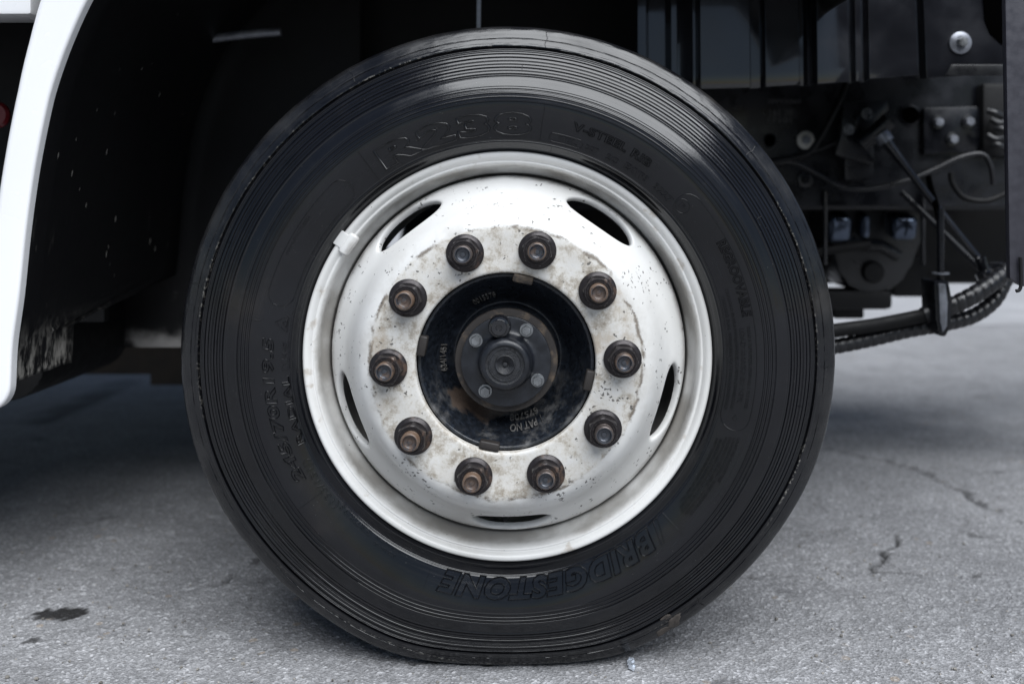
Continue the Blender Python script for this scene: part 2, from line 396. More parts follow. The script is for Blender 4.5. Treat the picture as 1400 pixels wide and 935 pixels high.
def build_ground():
    xs = axis_coords(-0.85, 1.15, .0048, 260); ys = axis_coords(-0.12, 1.05, .0048, 260)
    X, Y = np.meshgrid(xs, ys, indexing='ij')
    jx = (vnoise(X, Y, 28, 1) - .5) * .030 + (vnoise(X, Y, 110, 2) - .5) * .014
    jy = (vnoise(X, Y, 24, 3) - .5) * .030 + (vnoise(X, Y, 100, 4) - .5) * .014
    Xj, Yj = X + jx, Y + jy
    crack = np.zeros_like(X)
    def add(pts, wdt, amt, patch):
        pl = [gp(*p) for p in pts]; d = seg_dist(Xj, Yj, pl)
        wv = wdt * (.35 + 1.3 * vnoise(X, Y, 14, int(wdt * 1e5) + 5))
        m = np.clip(1.4 - d / wv, 0, 1) * np.clip((vnoise(X, Y, 19, 77) - patch) * 5, 0, 1) * amt
        np.maximum(crack, m, out=crack)
    add([(1110, 612), (1170, 620), (1240, 636), (1300, 662), (1345, 690), (1400, 715), (1480, 760)], .009, .8, .25)
    add([(1205, 783), (1200, 770), (1215, 755), (1232, 745), (1228, 735)], .0045, 1., .02)
    add([(1020, 788), (1060, 783), (1120, 790), (1205, 783), (1260, 785), (1330, 788), (1420, 786)], .0035, .75, .35)
    add([(1310, 722), (1345, 733)], .010, .5, .1)
    add([(300, 800), (360, 760), (345, 720)], .006, .7, .3)
    add([(180, 520), (120, 545), (60, 575)], .04, .8, .1)
    add([(560, 900), (600, 897), (700, 902)], .006, .7, .2)
    # oil drip
    cx, cy = gp(74, 838); sx, sy = .036, .023
    q = np.hypot((Xj * 1.0 - cx) / sx, (Yj - cy - (X - cx) * .28) / sy)
    stain = np.clip((1.0 - q + (vnoise(X, Y, 90, 9) - .5) * .55) * 5, 0, 1)
    cx, cy = gp(47, 871); q = np.hypot((Xj - cx) / .012, (Yj - cy) / .007)
    stain = np.maximum(stain, np.clip((1 - q + (vnoise(X, Y, 120, 10) - .5) * 1.4) * 3, 0, 1) * .8)
    fade = np.clip(1.2 - np.maximum(np.abs(X - .15), np.abs(Y - .5)) / 3.0, 0, 1)
    Z = ((vnoise(X, Y, 160, 20) - .5) * .0030 + (vnoise(X, Y, 60, 21) - .5) * .0022 + (vnoise(X, Y, 6, 22) - .5) * .0030) * fade
    Z -= crack * .007 * fade
    near = np.hypot(X / .16, (Y - .1) / .16) < 1
    Z = np.where(near, np.minimum(Z, 0.0), Z)
    n, m = X.shape
    v = np.stack([X, Y, Z], -1).reshape(-1, 3).astype(np.float32)
    i = np.arange(n - 1)[:, None]; j = np.arange(m - 1)[None]
    a = i * m + j; f = np.stack([a, a + m, a + m + 1, a + 1], -1).reshape(-1, 4).astype(np.int32)
    me = bpy.data.meshes.new('ground')
    me.vertices.add(len(v)); me.vertices.foreach_set('co', v.ravel())
    me.loops.add(f.size); me.loops.foreach_set('vertex_index', f.ravel())
    me.polygons.add(len(f)); me.polygons.foreach_set('loop_start', np.arange(0, f.size, 4, dtype=np.int32))
    me.polygons.foreach_set('loop_total', np.full(len(f), 4, np.int32)); me.update(); me.validate()
    for nm, arr in (('crack', crack), ('stain', stain)):
        at_ = me.attributes.new(nm, 'FLOAT', 'POINT'); at_.data.foreach_set('value', arr.reshape(-1).astype(np.float32))
    o = link('ground', me, ASPH); o['kind'] = 'structure'; o['label'] = 'weathered grey asphalt with cracks and a dark oil drip'
    return o
build_ground()
CONC = m_simple('pale concrete', (.33, .33, .34), .85, 0, 3, .12, .3, .003)
ap = mesh('concrete_apron', [(-260, 3.4, .004), (260, 3.4, .004), (260, 260, .004), (-260, 260, .004)], [(0, 1, 2, 3)], CONC)
ap['kind'] = 'structure'; ap['label'] = 'pale concrete apron beyond the asphalt'

# ------------------------------------------------------------------ truck root
truck = empty('truck', (0, 0, 0))
truck['label'] = 'white truck with black chassis, stained white steel wheel and shiny black tyre'
truck['category'] = 'truck'
wheel = empty('wheel', (0, 0, ZC), truck)

# ------------------------------------------------------------------ tyre
CP = np.array([(250, 24), (256, 15), (261, 4), (265, -5), (269, -11), (273, -14.4), (280, -17), (290, -19.9), (300, -22.3), (310, -24.2), (318, -25), (328, -24.2),
               (338, -21.9), (348, -18.4), (360, -13.4), (372, -7.8), (384, -1.8), (392, 1.8), (400, 5.2), (408.5, 9), (415, 12.6),
               (419.4, 16.2), (421.7, 20.5)], float) / 1000
_c = catmull([np.array([a, b, 0]) for a, b in CP], 24)
def ybase(r): return np.interp(r, _c[:, 0], _c[:, 1])
def pulse(r, c, wd, soft=.0005): return np.clip((wd / 2 + soft / 2 - np.abs(r - c)) / soft, 0, 1)
def relief(r):
    h = np.zeros_like(r)
    h += .0009 * pulse(r, .2715, .0014) - .0006 * pulse(r, .2738, .0010) + .0006 * pulse(r, .2645, .0010)
    for c in (.3225, .3275, .3325): h += .0013 * pulse(r, c, .0020)
    h -= .0010 * pulse(r, .3365, .0016)
    h += .0007 * np.clip((.3195 - r) / .0015, 0, 1) * np.clip((r - .2755) / .0015, 0, 1) * 0
    for c in (.3570, .3612, .3655, .3698, .3742, .3790, .3838): h -= .0011 * pulse(r, c, .0013)
    h += .0006 * pulse(r, .3552, .0016)
    for c in (.3400, .3530): h -= .0004 * pulse(r, c, .0009)
    for c in (.3868, .3890): h -= .0007 * pulse(r, c, .0009)
    h -= .0006 * pulse(r, .4045, .0010)
    h -= .0045 * pulse(r, .3925, .0026, .0010) - .0005 * pulse(r, .3965, .003, .0015)
    return h
def yprof(r): return ybase(r) - relief(r)
def tyre_deform(v):
    v = np.array(v, float); x, y, z = v[:, 0], v[:, 1], v[:, 2]
    r = np.hypot(x, z); low = np.clip((-z - .24) / .16, 0, 1) ** 2 * np.exp(-(x / .17) ** 2)
    yc = .0985; side = np.sign(y - yc) * np.clip((np.abs(y - yc)) / .06, 0, 1)
    y2 = y + side * low * .012 * np.clip((.424 - r) / .05, .35, 1)
    # load: the lower part is squeezed so that the tread lies flat on the road
    lim = ZC - .0003; cs = np.clip(-z / np.maximum(r, 1e-6), 1e-3, 1); R0 = .4202; s_ = .010
    t_ = np.clip((cs - .25) / .6, 0, 1); t_ = t_ * t_ * (3 - 2 * t_)
    a_ = R0 * (1 - .020 * t_); b_ = np.minimum(lim / cs, .6)
    k = -s_ * np.logaddexp(-a_ / s_, -b_ / s_)
    r2 = np.where(r > .28, .28 + (r - .28) * (k - .28) / (R0 - .28), r); r2 = np.where(cs > 2e-3, r2, r)
    x = x * r2 / np.maximum(r, 1e-6); z2 = np.maximum(z * r2 / np.maximum(r, 1e-6), -lim)
    return np.stack([x, y2, z2], -1)

rs = np.concatenate([np.linspace(.250, .262, 8), np.arange(.2626, .2760, .00045), np.linspace(.277, .320, 22), np.arange(.3208, .3390, .00045),
                     np.arange(.3394, .3542, .00045), np.arange(.3545, .3860, .00045), np.arange(.3862, .3906, .00045), np.arange(.3908, .3985, .00045), np.linspace(.3990, .4030, 6), np.arange(.4034, .4058, .00045), np.linspace(.4065, .4217, 14)])
side = [(r, float(yprof(np.array([r]))[0])) for r in rs]
tread = [(.4223, .0245), (.4226, .030)]
for g0 in (.048, .0815, .1155, .149):
    tread += [(.4235, g0 - .0052), (.4125, g0 - .0035), (.4125, g0 + .0035), (.4235, g0 + .0052)]
tread += [(.4226, .167), (.4223, .1725)]
back = [(r, .197 - float(ybase(np.array([r]))[0])) for r in np.linspace(.4217, .250, 40)]
def rough_tyre(v):
    rr = np.hypot(v[:, 0], v[:, 2]); an = np.arctan2(v[:, 0], v[:, 2]) + 4; fr = v[:, 1] < .02
    j = (vnoise(an, rr * 40, 38, 31) - .5) * .00035 + (vnoise(an, rr * 120, 110, 32) - .5) * .00012
    v[:, 1] += np.where(fr, j * np.clip((rr - .388) / .006, 0, 1), 0)
    k = (vnoise(an, rr * 0 + 3, 30, 33) - .5) * .0004 * np.clip((rr - .412) / .006, 0, 1)
    s_ = 1 + k / rr; v[:, 0] *= s_; v[:, 2] *= s_
    return tyre_deform(v)
v, f = revolve(side + tread + back, 1080, deform=rough_tyre)
tyre = mesh('tyre', v, f, RUB, wheel, sharp=48)
tyre['label'] = 'shiny black rubber tyre with raised lettering and fine ribbed sidewall'

def on_tyre(th, r, h):
    """arrays: angle (rad, clockwise from top), radius, height above the sidewall"""
    v = np.stack([r * np.sin(th), ybase(r) - h, r * np.cos(th)], -1); return tyre_deform(v)

TXT = {}
def text_mesh(body, outline=False, bold=0.0, shear=0.0, bevel=.02, extrude=.02, spacing=1.0):
    cu = bpy.data.curves.new('t', 'FONT'); cu.body = body; cu.size = 1; cu.shear = shear; cu.offset = bold; cu.space_character = spacing
    cu.resolution_u = 3
    if outline: cu.fill_mode = 'NONE'; cu.bevel_depth = bevel; cu.bevel_resolution = 2
    else: cu.fill_mode = 'FRONT'; cu.extrude = extrude; cu.bevel_depth = .014; cu.bevel_resolution = 1
    o = bpy.data.objects.new('t', cu); COL.objects.link(o)
    dg = bpy.context.evaluated_depsgraph_get(); dg.update(); ev = o.evaluated_get(dg); me = ev.to_mesh()
    V = np.empty(len(me.vertices) * 3); me.vertices.foreach_get('co', V); V = V.reshape(-1, 3)
    F = [tuple(p.vertices) for p in me.polygons]
    ev.to_mesh_clear(); bpy.data.objects.remove(o); bpy.data.curves.remove(cu)
    return V, F

def sidewall_text(name, body, a0, a1, r0, r1, height, outline=False, mapper=on_tyre, parent=wheel, mat=RUB, sink=.0008, **k):
    V, F = text_mesh(body, outline, **k)
    lo, hi = V.min(0), V.max(0)
    th = R(a0) + (V[:, 0] - lo[0]) / (hi[0] - lo[0]) * R(a1 - a0)
    r = r0 + (V[:, 1] - lo[1]) / (hi[1] - lo[1]) * (r1 - r0)
    z = (V[:, 2] - lo[2]) / max(1e-9, hi[2] - lo[2])
    height = height * (2.6 if outline else 2.4); h = -sink + z * (height + sink)
    return mesh(name, mapper(th, r, h), F, mat, parent, smooth=True, sharp=62)

LT = 'raised_lettering'
sidewall_text(LT, 'R238', 327.2, 366.3, .2795, .3085, .0009, True, bold=.052, bevel=.019, spacing=1.14)
sidewall_text(LT, 'R238', 327.6, 365.9, .2801, .3079, .0003, bold=.046, spacing=1.14)
sidewall_text(LT, 'BRIDGESTONE', 140.2, 197.2, .2725, .3030, .0011, True, bold=.050, shear=.22, bevel=.018, spacing=1.12)
sidewall_text(LT, 'BRIDGESTONE', 140.5, 196.9, .2731, .3024, .0005, bold=.044, shear=.22, spacing=1.12, mat=RUBH)
sidewall_text(LT, '245/70R19.5', 239.2, 275.2, .2905, .3050, .0009, True, bold=.03, bevel=.022, shear=.12, spacing=1.1)
sidewall_text(LT, 'RADIAL', 247.4, 265.6, .2735, .2825, .0007, True, bold=.02, bevel=.028, spacing=1.1)
sidewall_text(LT, 'M+S', 267.2, 274.4, .2745, .2815, .0007, bold=.01)
sidewall_text(LT, '(133/131J)', 229.0, 243.4, .2755, .2870, .0006, bold=-.01)
sidewall_text(LT, '245/70R19.5', 217.9, 228.5, .2745, .2810, .0007, bold=.01)
sidewall_text(LT, 'MADE IN JAPAN', 208.5, 216.2, .2745, .2785, .0005)
sidewall_text(LT, 'STD RIM 7.50', 209.5, 216.0, .2815, .2855, .0005)
sidewall_text(LT, 'TBL', 13.2, 18.2, .2800, .2862, .0007, bold=.02)
sidewall_text(LT, 'V-STEEL RIB', 15.9, 36.6, .2965, .3080, .0009, True, bold=.025, bevel=.028, spacing=1.1)
sidewall_text(LT, 'DOT', 20.4, 23.8, .2800, .2860, .0007)
sidewall_text(LT, '2C', 26.2, 29.4, .2790, .2860, .0008)
sidewall_text(LT, 'EXYP3', 31.4, 38.2, .2800, .2880, .0008, bold=.01)
sidewall_text(LT, '3227', 40.4, 46.4, .2810, .2890, .0008, bold=.01)
sidewall_text(LT, 'P', 48.2, 50.0, .2880, .2940, .0008, bold=.02)
sidewall_text(LT, 'REGROOVABLE', 61.0, 79.8, .2985, .3105, .0007, True, bold=.025, bevel=.026, spacing=1.1)
sidewall_text(LT, 'MAX.LOAD SINGLE 2060kg(4540LBS) AT 830kPa(120PSI)COLD', 72.5, 102.5, .2852, .2898, .0006, bold=.01)
sidewall_text(LT, 'MAX.LOAD DUAL 1950kg(4300LBS) AT 830kPa(120PSI)COLD', 74.0, 103.0, .2780, .2826, .0006, bold=.01)
sidewall_text(LT, 'LOAD RANGE G / 14PR', 82.6, 100.6, .2928, .2990, .0007, bold=.01)
sidewall_text(LT, 'TREAD 5 PLIES STEEL SIDEWALL 1 PLY STEEL', 82.0, 101.8, .3022, .3062, .0006, bold=.01)
for k_, (row, a0, a1) in enumerate([('SAFETY WARNING SERIOUS INJURY MAY RESULT FROM', 110.6, 129.5), ('TIRE FAILURE DUE TO UNDERINFLATION OR OVERLOADING', 110.2, 130.6),
        ('FOLLOW OWNERS MANUAL OR TIRE PLACARD IN VEHICLE', 109.6, 131.0), ('EXPLOSION OF TIRE RIM ASSEMBLY DUE TO IMPROPER', 109.2, 130.8),
        ('MOUNTING ONLY SPECIALLY TRAINED PERSONS SHOULD', 109.0, 130.2), ('MOUNT AND DEMOUNT TIRES', 108.6, 120.0)]):
    sidewall_text(LT, row, a0, a1, .2795 + k_ * .0049, .2831 + k_ * .0049, .0006, bold=.01)
sidewall_text(LT, 'MANUFACTURER', 295.6, 306.0, .3020, .3058, .0004)
sidewall_text(LT, '4', 103.6, 105.0, .2915, .2968, .0008, bold=.02)

def strip_on_tyre(name, path, wd, h, parent=wheel, mat=RUB, mapper=on_tyre):
    """path of (angle deg, r); a low raised line of width wd"""
    h = h * 1.6; P = np.array([(R(a) * r, r, R(a)) for a, r in path])
    T = np.gradient(P[:, :2], axis=0); T /= np.maximum(1e-9, np.linalg.norm(T, axis=1))[:, None]
    N = np.stack([-T[:, 1], T[:, 0]], -1); V = []; n = len(P)
    for off, hh in ((-1, -.0006), (-.72, h * .55), (-.35, h), (.35, h), (.72, h * .55), (1, -.0006)):
        q = N * off * wd / 2
        V.append(mapper(P[:, 2] + q[:, 0] / P[:, 1], P[:, 1] + q[:, 1], np.full(n, hh)))
    V = np.concatenate(V); F = [(k * n + i, k * n + i + 1, (k + 1) * n + i + 1, (k + 1) * n + i) for k in range(5) for i in range(n - 1)]
    return mesh(name, V, F, mat, parent, smooth=True)

def pill(a0, a1, r0, r1, n=10):
    rr = (r1 - r0) / 2; rm = (r0 + r1) / 2; e = math.degrees(rr / rm); out = []
    for a in np.linspace(a0 + e, a1 - e, 40): out.append((a, r1))
    for t in np.linspace(90, -90, n): out.append((a1 - e + e * math.cos(R(t)), rm + rr * math.sin(R(t))))
    for a in np.linspace(a1 - e, a0 + e, 40): out.append((a, r0))
    for t in np.linspace(270, 90, n): out.append((a0 + e + e * math.cos(R(t)), rm + rr * math.sin(R(t))))
    out.append(out[0]); return [p for k, p in enumerate(out) if k == 0 or abs(p[0] - out[k - 1][0]) + abs(p[1] - out[k - 1][1]) * 1e3 > 1e-6]
MK = 'moulded_line'
strip_on_tyre(MK, pill(283.2, 318.2, .2770, .3085), .0013, .0007)
strip_on_tyre(MK, pill(46.8, 107.4, .2765, .3120), .0013, .0007)
strip_on_tyre(MK, pill(10.8, 19.6, .2780, .2885), .0011, .0007)
strip_on_tyre(MK, [(49 + 1.8 * math.sin(t), .2912 + .0085 * math.cos(t)) for t in np.linspace(0, 2 * PI, 24)], .0011, .0008)
for a, r0, r1, wd, hh in [(324.5, .274, .3195, .0014, .0010), (134.6, .274, .3125, .0014, .0010), (234.3, .288, .3210, .0012, .0008), (200.0, .268, .3060, .0011, .0007),
                      (279.1, .3095, .3215, .0012, .0009), (98.6, .3270, .3390, .0012, .0009), (8.6, .277, .3210, .0011, .0006), (48.5, .3190, .3330, .0010, .0008),
                      (279.2, .2645, .2725, .0010, .0008), (12, .2645, .2720, .0010, .0008), (110, .2645, .2720, .0010, .0008), (150, .2645, .2725, .0010, .0008), (231, .2645, .2725, .0014, .0012), (205, .2645, .2725, .0010, .0008), (327, .2645, .2725, .0010, .0008)]:
    strip_on_tyre(MK, [(a, r) for r in np.linspace(r0, r1, 12)], wd, hh)
for a in list(np.arange(3, 360, 19.3)):
    r0 = .3595 + (int(a) * 7 % 5) * .0044
    strip_on_tyre('sidewall_tick', [(a, r) for r in np.linspace(r0, r0 + .0068, 6)], .0009, .0011)
for a, r0 in [(331, .396), (7, .396), (50, .397), (92, .400), (283, .398), (142, .399)]:
    strip_on_tyre('shoulder_split', [(a + .15 * math.sin(r * 420), r) for r in np.linspace(r0, .4185, 14)], .0012, .0007)
# three-peak mountain emblem outline
for pl in ([(278.0, .2835), (280.3, .2985), (282.4, .2835), (278.0, .2835)], [(279.2, .2850), (280.2, .2900), (281.2, .2850), (279.2, .2850)]):
    pp = []
    for p, q in zip(pl[:-1], pl[1:]): pp += [(p[0] + (q[0] - p[0]) * t, p[1] + (q[1] - p[1]) * t) for t in np.linspace(0, 1, 6, endpoint=False)]
    strip_on_tyre('mountain_emblem', [(a - 1.2, r - .006) for a, r in pp + [pl[-1]]], .0013, .0008)
# slanted wedge that opens the maker's lettering
strip_on_tyre(LT, [(136.6 + 2.6 * t, .2735 + .0290 * t) for t in np.linspace(0, 1, 10)], .0016, .0011)
strip_on_tyre(LT, [(136.6 + 2.9 * t, .2735 + .0010 * t) for t in np.linspace(0, 1, 10)], .0016, .0011)
strip_on_tyre(LT, [(138.0 + 2.0 * t, .2740 + .0280 * t) for t in np.linspace(0, 1, 10)], .0036, .0008, mat=RUBH)

def tyre_patch(name, a, r, da, dr, h, mat, seed, n=40):
    g = np.random.default_rng(seed); ph = g.random(6) * 6.28; V = []; F = []
    k = np.linspace(0, 2 * PI, n, endpoint=False)
    rad = 1 + sum(.22 / (i + 1) * np.sin((i + 2) * k + ph[i]) for i in range(5)) + (g.random(n) - .5) * .16
    rings = [(0.0, 1.0), (.35, 1.1), (.65, .8), (.85, .9), (1.0, -.4)]; out = []
    for q, hh in rings:
        th = R(a) + R(da) * q * rad * np.cos(k); rr = np.minimum(r + dr * q * rad * np.sin(k), .4195)
        out.append(on_tyre(th, rr, h * hh * (.75 + .5 * g.random(n)) if hh > 0 else np.full(n, -.0008)))
    V = np.concatenate(out)
    for i in range(4):
        for j in range(n): F.append((i * n + j, i * n + (j + 1) % n, (i + 1) * n + (j + 1) % n, (i + 1) * n + j))
    return mesh(name, V, F, mat, wheel)
tyre_patch('dried_mud', 147.9, .409, 1.55, .0085, .0010, MUD, 4)
tyre_patch('dried_mud', 150.6, .413, 1.9, .0045, .0007, MUD, 5)
tyre_patch('dried_mud', 148.6, .3955, 1.1, .0035, .0006, MUD, 6)

# ------------------------------------------------------------------ rim and disc
rim_prof = [(.2465, .060), (.2475, .030), (.2500, .017), (.2560, .0125), (.2592, .0095), (.2604, .0060), (.2606, .0030), (.2600, .0008), (.2588, -.0006), (.2572, -.0012),
            (.2550, -.0009), (.2528, .0004), (.2508, .0026), (.2494, .0044), (.2484, .0048), (.2470, .0046), (.2452, .0062), (.2434, .0100), (.2422, .0150), (.2413, .0210),
            (.2400, .0262), (.2380, .0310), (.2358, .0350), (.2340, .0390), (.2334, .0480), (.2334, .0800), (.2250, .1050), (.2200, .1300), (.2230, .1600), (.2400, .1700), (.2475, .1700), (.2475, .1840), (.2560, .1880), (.2606, .1940), (.2572, .1980), (.2480, .1930)]
pr = catmull([np.array([a, b, 0]) for a, b in rim_prof], 4)[:, :2]
rev_obj('rim', pr, RIMW, wheel, 400, sharp=60)

DP = np.array([(.1100, -.0380), (.1100, -.0470), (.1108, -.0488), (.1125, -.0496), (.1150, -.0498)])
DP2 = catmull([np.array([a, b, 0]) for a, b in [(.1150, -.0498), (.1300, -.0500), (.1500, -.0500), (.1620, -.0497), (.1710, -.0478), (.1790, -.0428), (.1860, -.0345), (.1930, -.0220), (.1985, -.0110),
             (.2060, .0010), (.2150, .0110), (.2235, .0200), (.2275, .0255), (.2296, .0320), (.2304, .0400), (.2306, .0600)]], 8)[:, :2]
dprof = np.concatenate([DP[:-1], DP2])
sl_ = np.concatenate([[0], np.cumsum(np.linalg.norm(np.diff(dprof, axis=0), axis=1))])
def disc_at(s): return np.interp(s, sl_, dprof[:, 0]), np.interp(s, sl_, dprof[:, 1])
s_of_r = lambda r: float(np.interp(r, dprof[4:, 0], sl_[4:]))
sA, sB = s_of_r(.1925), s_of_r(.2300); sM = s_of_r(.2133); aH, bH = R(14.0), .0205
def build_disc():
    V = []; F = []
    def addgrid(G):                                   # G (n,m,3)
        n, m, _ = G.shape; o = sum(len(x) for x in V); V.append(G.reshape(-1, 3))
        for i in range(n - 1):
            for j in range(m - 1):
                F.append((o + i * m + j, o + i * m + j + 1, o + (i + 1) * m + j + 1, o + (i + 1) * m + j))
    def P(th, s, dep=0.0):
        r, y = disc_at(s)
        if np.any(dep):
            r2, y2 = disc_at(s + 1e-4); t = np.stack([r2 - r, y2 - y], -1); t /= np.linalg.norm(t, axis=-1)[..., None] + 1e-12
            r = r - t[..., 1] * dep; y = y + t[..., 0] * dep      # inward normal
        return np.stack([r * np.sin(th), y, r * np.cos(th)], -1)
    th = np.linspace(0, 2 * PI, 721)
    for s0, s1, n in ((0, sA, None), (sB, sl_[-1], 14)):
        ss = sl_[sl_ < sA - 1e-5].tolist() + [sA] if n is None else np.linspace(s0, s1, n)
        TT, SS = np.meshgrid(th, np.array(ss), indexing='ij'); addgrid(P(TT, SS))
    half = R(36)
    for c in (-37.4, 34.6, 106.6, 178.6, 250.6):
        N = 192; k = np.linspace(0, 2 * PI, N + 1)
        cx, sx = np.cos(k), np.sin(k); p = 1.85
        ex = np.sign(cx) * np.abs(cx) ** (2 / p) * aH; ey = np.sign(sx) * np.abs(sx) ** (2 / p) * bH
        # matching point on the sector boundary
        up, dn = sB - sM, sM - sA
        q = np.minimum(half / np.maximum(1e-9, np.abs(cx * half)), np.where(sx > 0, up, dn) / np.maximum(1e-9, np.abs(sx) * np.where(sx > 0, up, dn)))
        bx = np.clip(cx * q, -1, 1) * half; by = np.clip(sx * q, -1, 1) * np.where(sx > 0, up, dn)
        rows = []
        for t, dep in ((0, 0), (.25, 0), (.5, 0), (.72, 0), (.88, 0), (.96, .0), (1., .0006), (1.018, .0022), (1.024, .0040), (1.024, .0075), (1.01, .0085)):
            if t <= 1: ux = bx + (ex - bx) * t; uy = by + (ey - by) * t
            else: ux = ex / t ** 1.2; uy = ey / t ** 2.5
            d = np.full(N + 1, float(dep)); rows.append(P(R(c) + ux, sM + uy, d))
        addgrid(np.stack(rows, 1)[:, :, :])
    return np.concatenate(V), F
V, F = build_disc()
bm = bmesh.new(); me = bpy.data.meshes.new('wheel_disc'); me.from_pydata(V.tolist(), [], F); bm.from_mesh(me)
bmesh.ops.remove_doubles(bm, verts=bm.verts, dist=2e-5); bmesh.ops.recalc_face_normals(bm, faces=bm.faces); bm.to_mesh(me); bm.free()
disc = link('wheel_disc', me, DISCW, wheel); me.set_sharp_from_angle(angle=R(50))
disc['label'] = 'convex white steel disc with five slots, stained and worn round the nuts'

# balance weight clipped over the rim lip
def bal_weight():
    bm = bmesh.new(); a0 = R(305.2)
    def add(r, y, t, sr, sy, st, bev):
        M = Matrix.Rotation(a0, 4, 'Y') @ Matrix.Translation((t, y, r)) @ Matrix.Diagonal((st, sy, sr, 1))
        g = bmesh.ops.create_cube(bm, size=1, matrix=M); es = list({e for v in g['verts'] for e in v.link_edges})
        bmesh.ops.bevel(bm, geom=es, offset=bev, segments=3, profile=.6, affect='EDGES')
    add(.2565, .0020, 0, .0170, .0085, .0200, .0015)
    add(.2462, .0015, 0, .0150, .0110, .0300, .0054)
    return bm_obj('balance_weight', bm, RIMW, wheel)
bal_weight()
vs = tube_obj('valve_stem', catmull([(.004, .060, -.185), (.001, .046, -.200), (-.003, .030, -.2135)], 6), .0032, STEEL, wheel, sides=12)
rev = revolve([(.0, -.001), (.0018, -.001), (.0020, .0), (.0036, 0), (.0039, .001), (.0039, .007)], 20)
mesh('valve_cap', rev[0] + np.array((-.0034, .0275, -.2150)), rev[1], BLKM, wheel, sharp=40)

rev_obj('brake_drum', [(.06, .045), (.185, .045), (.192, .052), (.192, .165), (.188, .17), (.05, .17)], BLKM, wheel, 96)

# ------------------------------------------------------------------ hub
hub_prof = [(.1085, -.020), (.1085, -.0375), (.1075, -.0395), (.1060, -.0398), (.1040, -.0385), (.1000, -.0310), (.0930, -.0175), (.0850, -.0035), (.0770, .0080), (.0700, .0140), (.0665, .0135), (.0650, .0080), (.0642, -.0100), (.0635, -.0260)]
rev_obj('hub', catmull([np.array([a, b, 0]) for a, b in hub_prof], 4)[:, :2], HUBM, wheel, 160, sharp=60)
rev_obj('hub_flange', [(.0640, -.020), (.0640, -.0290), (.0632, -.0300), (.0560, -.0303), (.0540, -.0303)], RING, wheel, 128)
cap_prof = [(.0555, -.0290), (.0555, -.0375), (.0548, -.0384), (.0535, -.0388), (.0420, -.0392), (.0370, -.0402), (.0342, -.0425), (.0326, -.0470), (.0318, -.0560), (.0308, -.0610), (.0288, -.0640), (.0262, -.0652), (.0240, -.0655)]
rev_obj('hub_cap', catmull([np.array([a, b, 0]) for a, b in cap_prof], 4)[:, :2], CAPM, wheel, 128, sharp=70)
rev_obj('cap_face', [(.0241, -.0650), (.0238, -.0632), (.0232, -.0628), (.0205, -.0630), (.0200, -.0638), (.0190, -.0638), (.0185, -.0630), (.0126, -.0632), (.0120, -.0650), (.0112, -.0654), (.0100, -.0645), (.0060, -.0610), (.0030, -.0595), (.0026, -.0618), (.0010, -.0622), (.0001, -.0622)], CAPF, wheel, 96)
for a, r in ((305.4, .0452), (33.1, .0462), (120.4, .0452), (215.2, .0440)):
    c = (r * math.sin(R(a)), -.0388, r * math.cos(R(a)))
    b = hexbolt('cap_bolt', c, .0064, .0085, ZINC, wheel, washer=.0084)
# filler plug, ringed rubber
pv, pf = revolve([(.0001, -.0190), (.0035, -.0190), (.0040, -.0215), (.0090, -.0218), (.0097, -.0210), (.0099, -.0185), (.0124, -.0178), (.0131, -.0165), (.0133, -.0060), (.0140, -.0050), (.0140, 0)], 64)
mesh('filler_plug', pv + np.array((.0448 * math.sin(R(350.4)), -.0388, .0448 * math.cos(R(350.4)))), pf, BLKG, wheel, sharp=35)
# pilot pads at the bore
for a in (11.7, 102.2, 191.1, 281.2):
    bm = bmesh.new()
    M = Matrix.Rotation(R(a), 4, 'Y') @ Matrix.Translation((0, -.0420, .1040)) @ Matrix.Diagonal((.0250, .0150, .0105, 1))
    g = bmesh.ops.create_cube(bm, size=1, matrix=M); bmesh.ops.bevel(bm, geom=bm.edges[:], offset=.0022, segments=3, profile=.5, affect='EDGES')
    bm_obj('pilot_pad', bm, RING, wheel)
hr = np.array([(a, b) for a, b in hub_prof[3:10]])[::-1]
def on_hub(th, r, h):
    y = np.interp(r, hr[:, 0], hr[:, 1]) - h * .75
    return np.stack([(r - h * .6) * np.sin(th), y, (r - h * .6) * np.cos(th)], -1)
HL = 'cast_lettering'
HTXT = m_simple('worn casting edge', (.11, .105, .10), .5, 0, 200, .5, .3)
sidewall_text(HL, 'PAT NO', 154.6, 177.5, .0855, .0925, .0010, mapper=on_hub, mat=HTXT, bold=.01)
sidewall_text(HL, '675708', 150.5, 178.0, .0755, .0825, .0010, mapper=on_hub, mat=HTXT, bold=.01)
strip_on_tyre(HL, [(150.5, r) for r in np.linspace(.083, .092, 6)], .0012, .0009, mapper=on_hub, mat=HTXT)
sidewall_text(HL, '0015578', 327.5, 349.0, .0775, .0845, .0009, mapper=on_hub, mat=HTXT, bold=-.02)
sidewall_text(HL, '634/1451', 257.0, 281.0, .0790, .0855, .0009, mapper=on_hub, mat=HTXT, bold=.0)
on_cap = lambda th, r, h: np.stack([r * np.sin(th), -.0390 - h, r * np.cos(th)], -1)

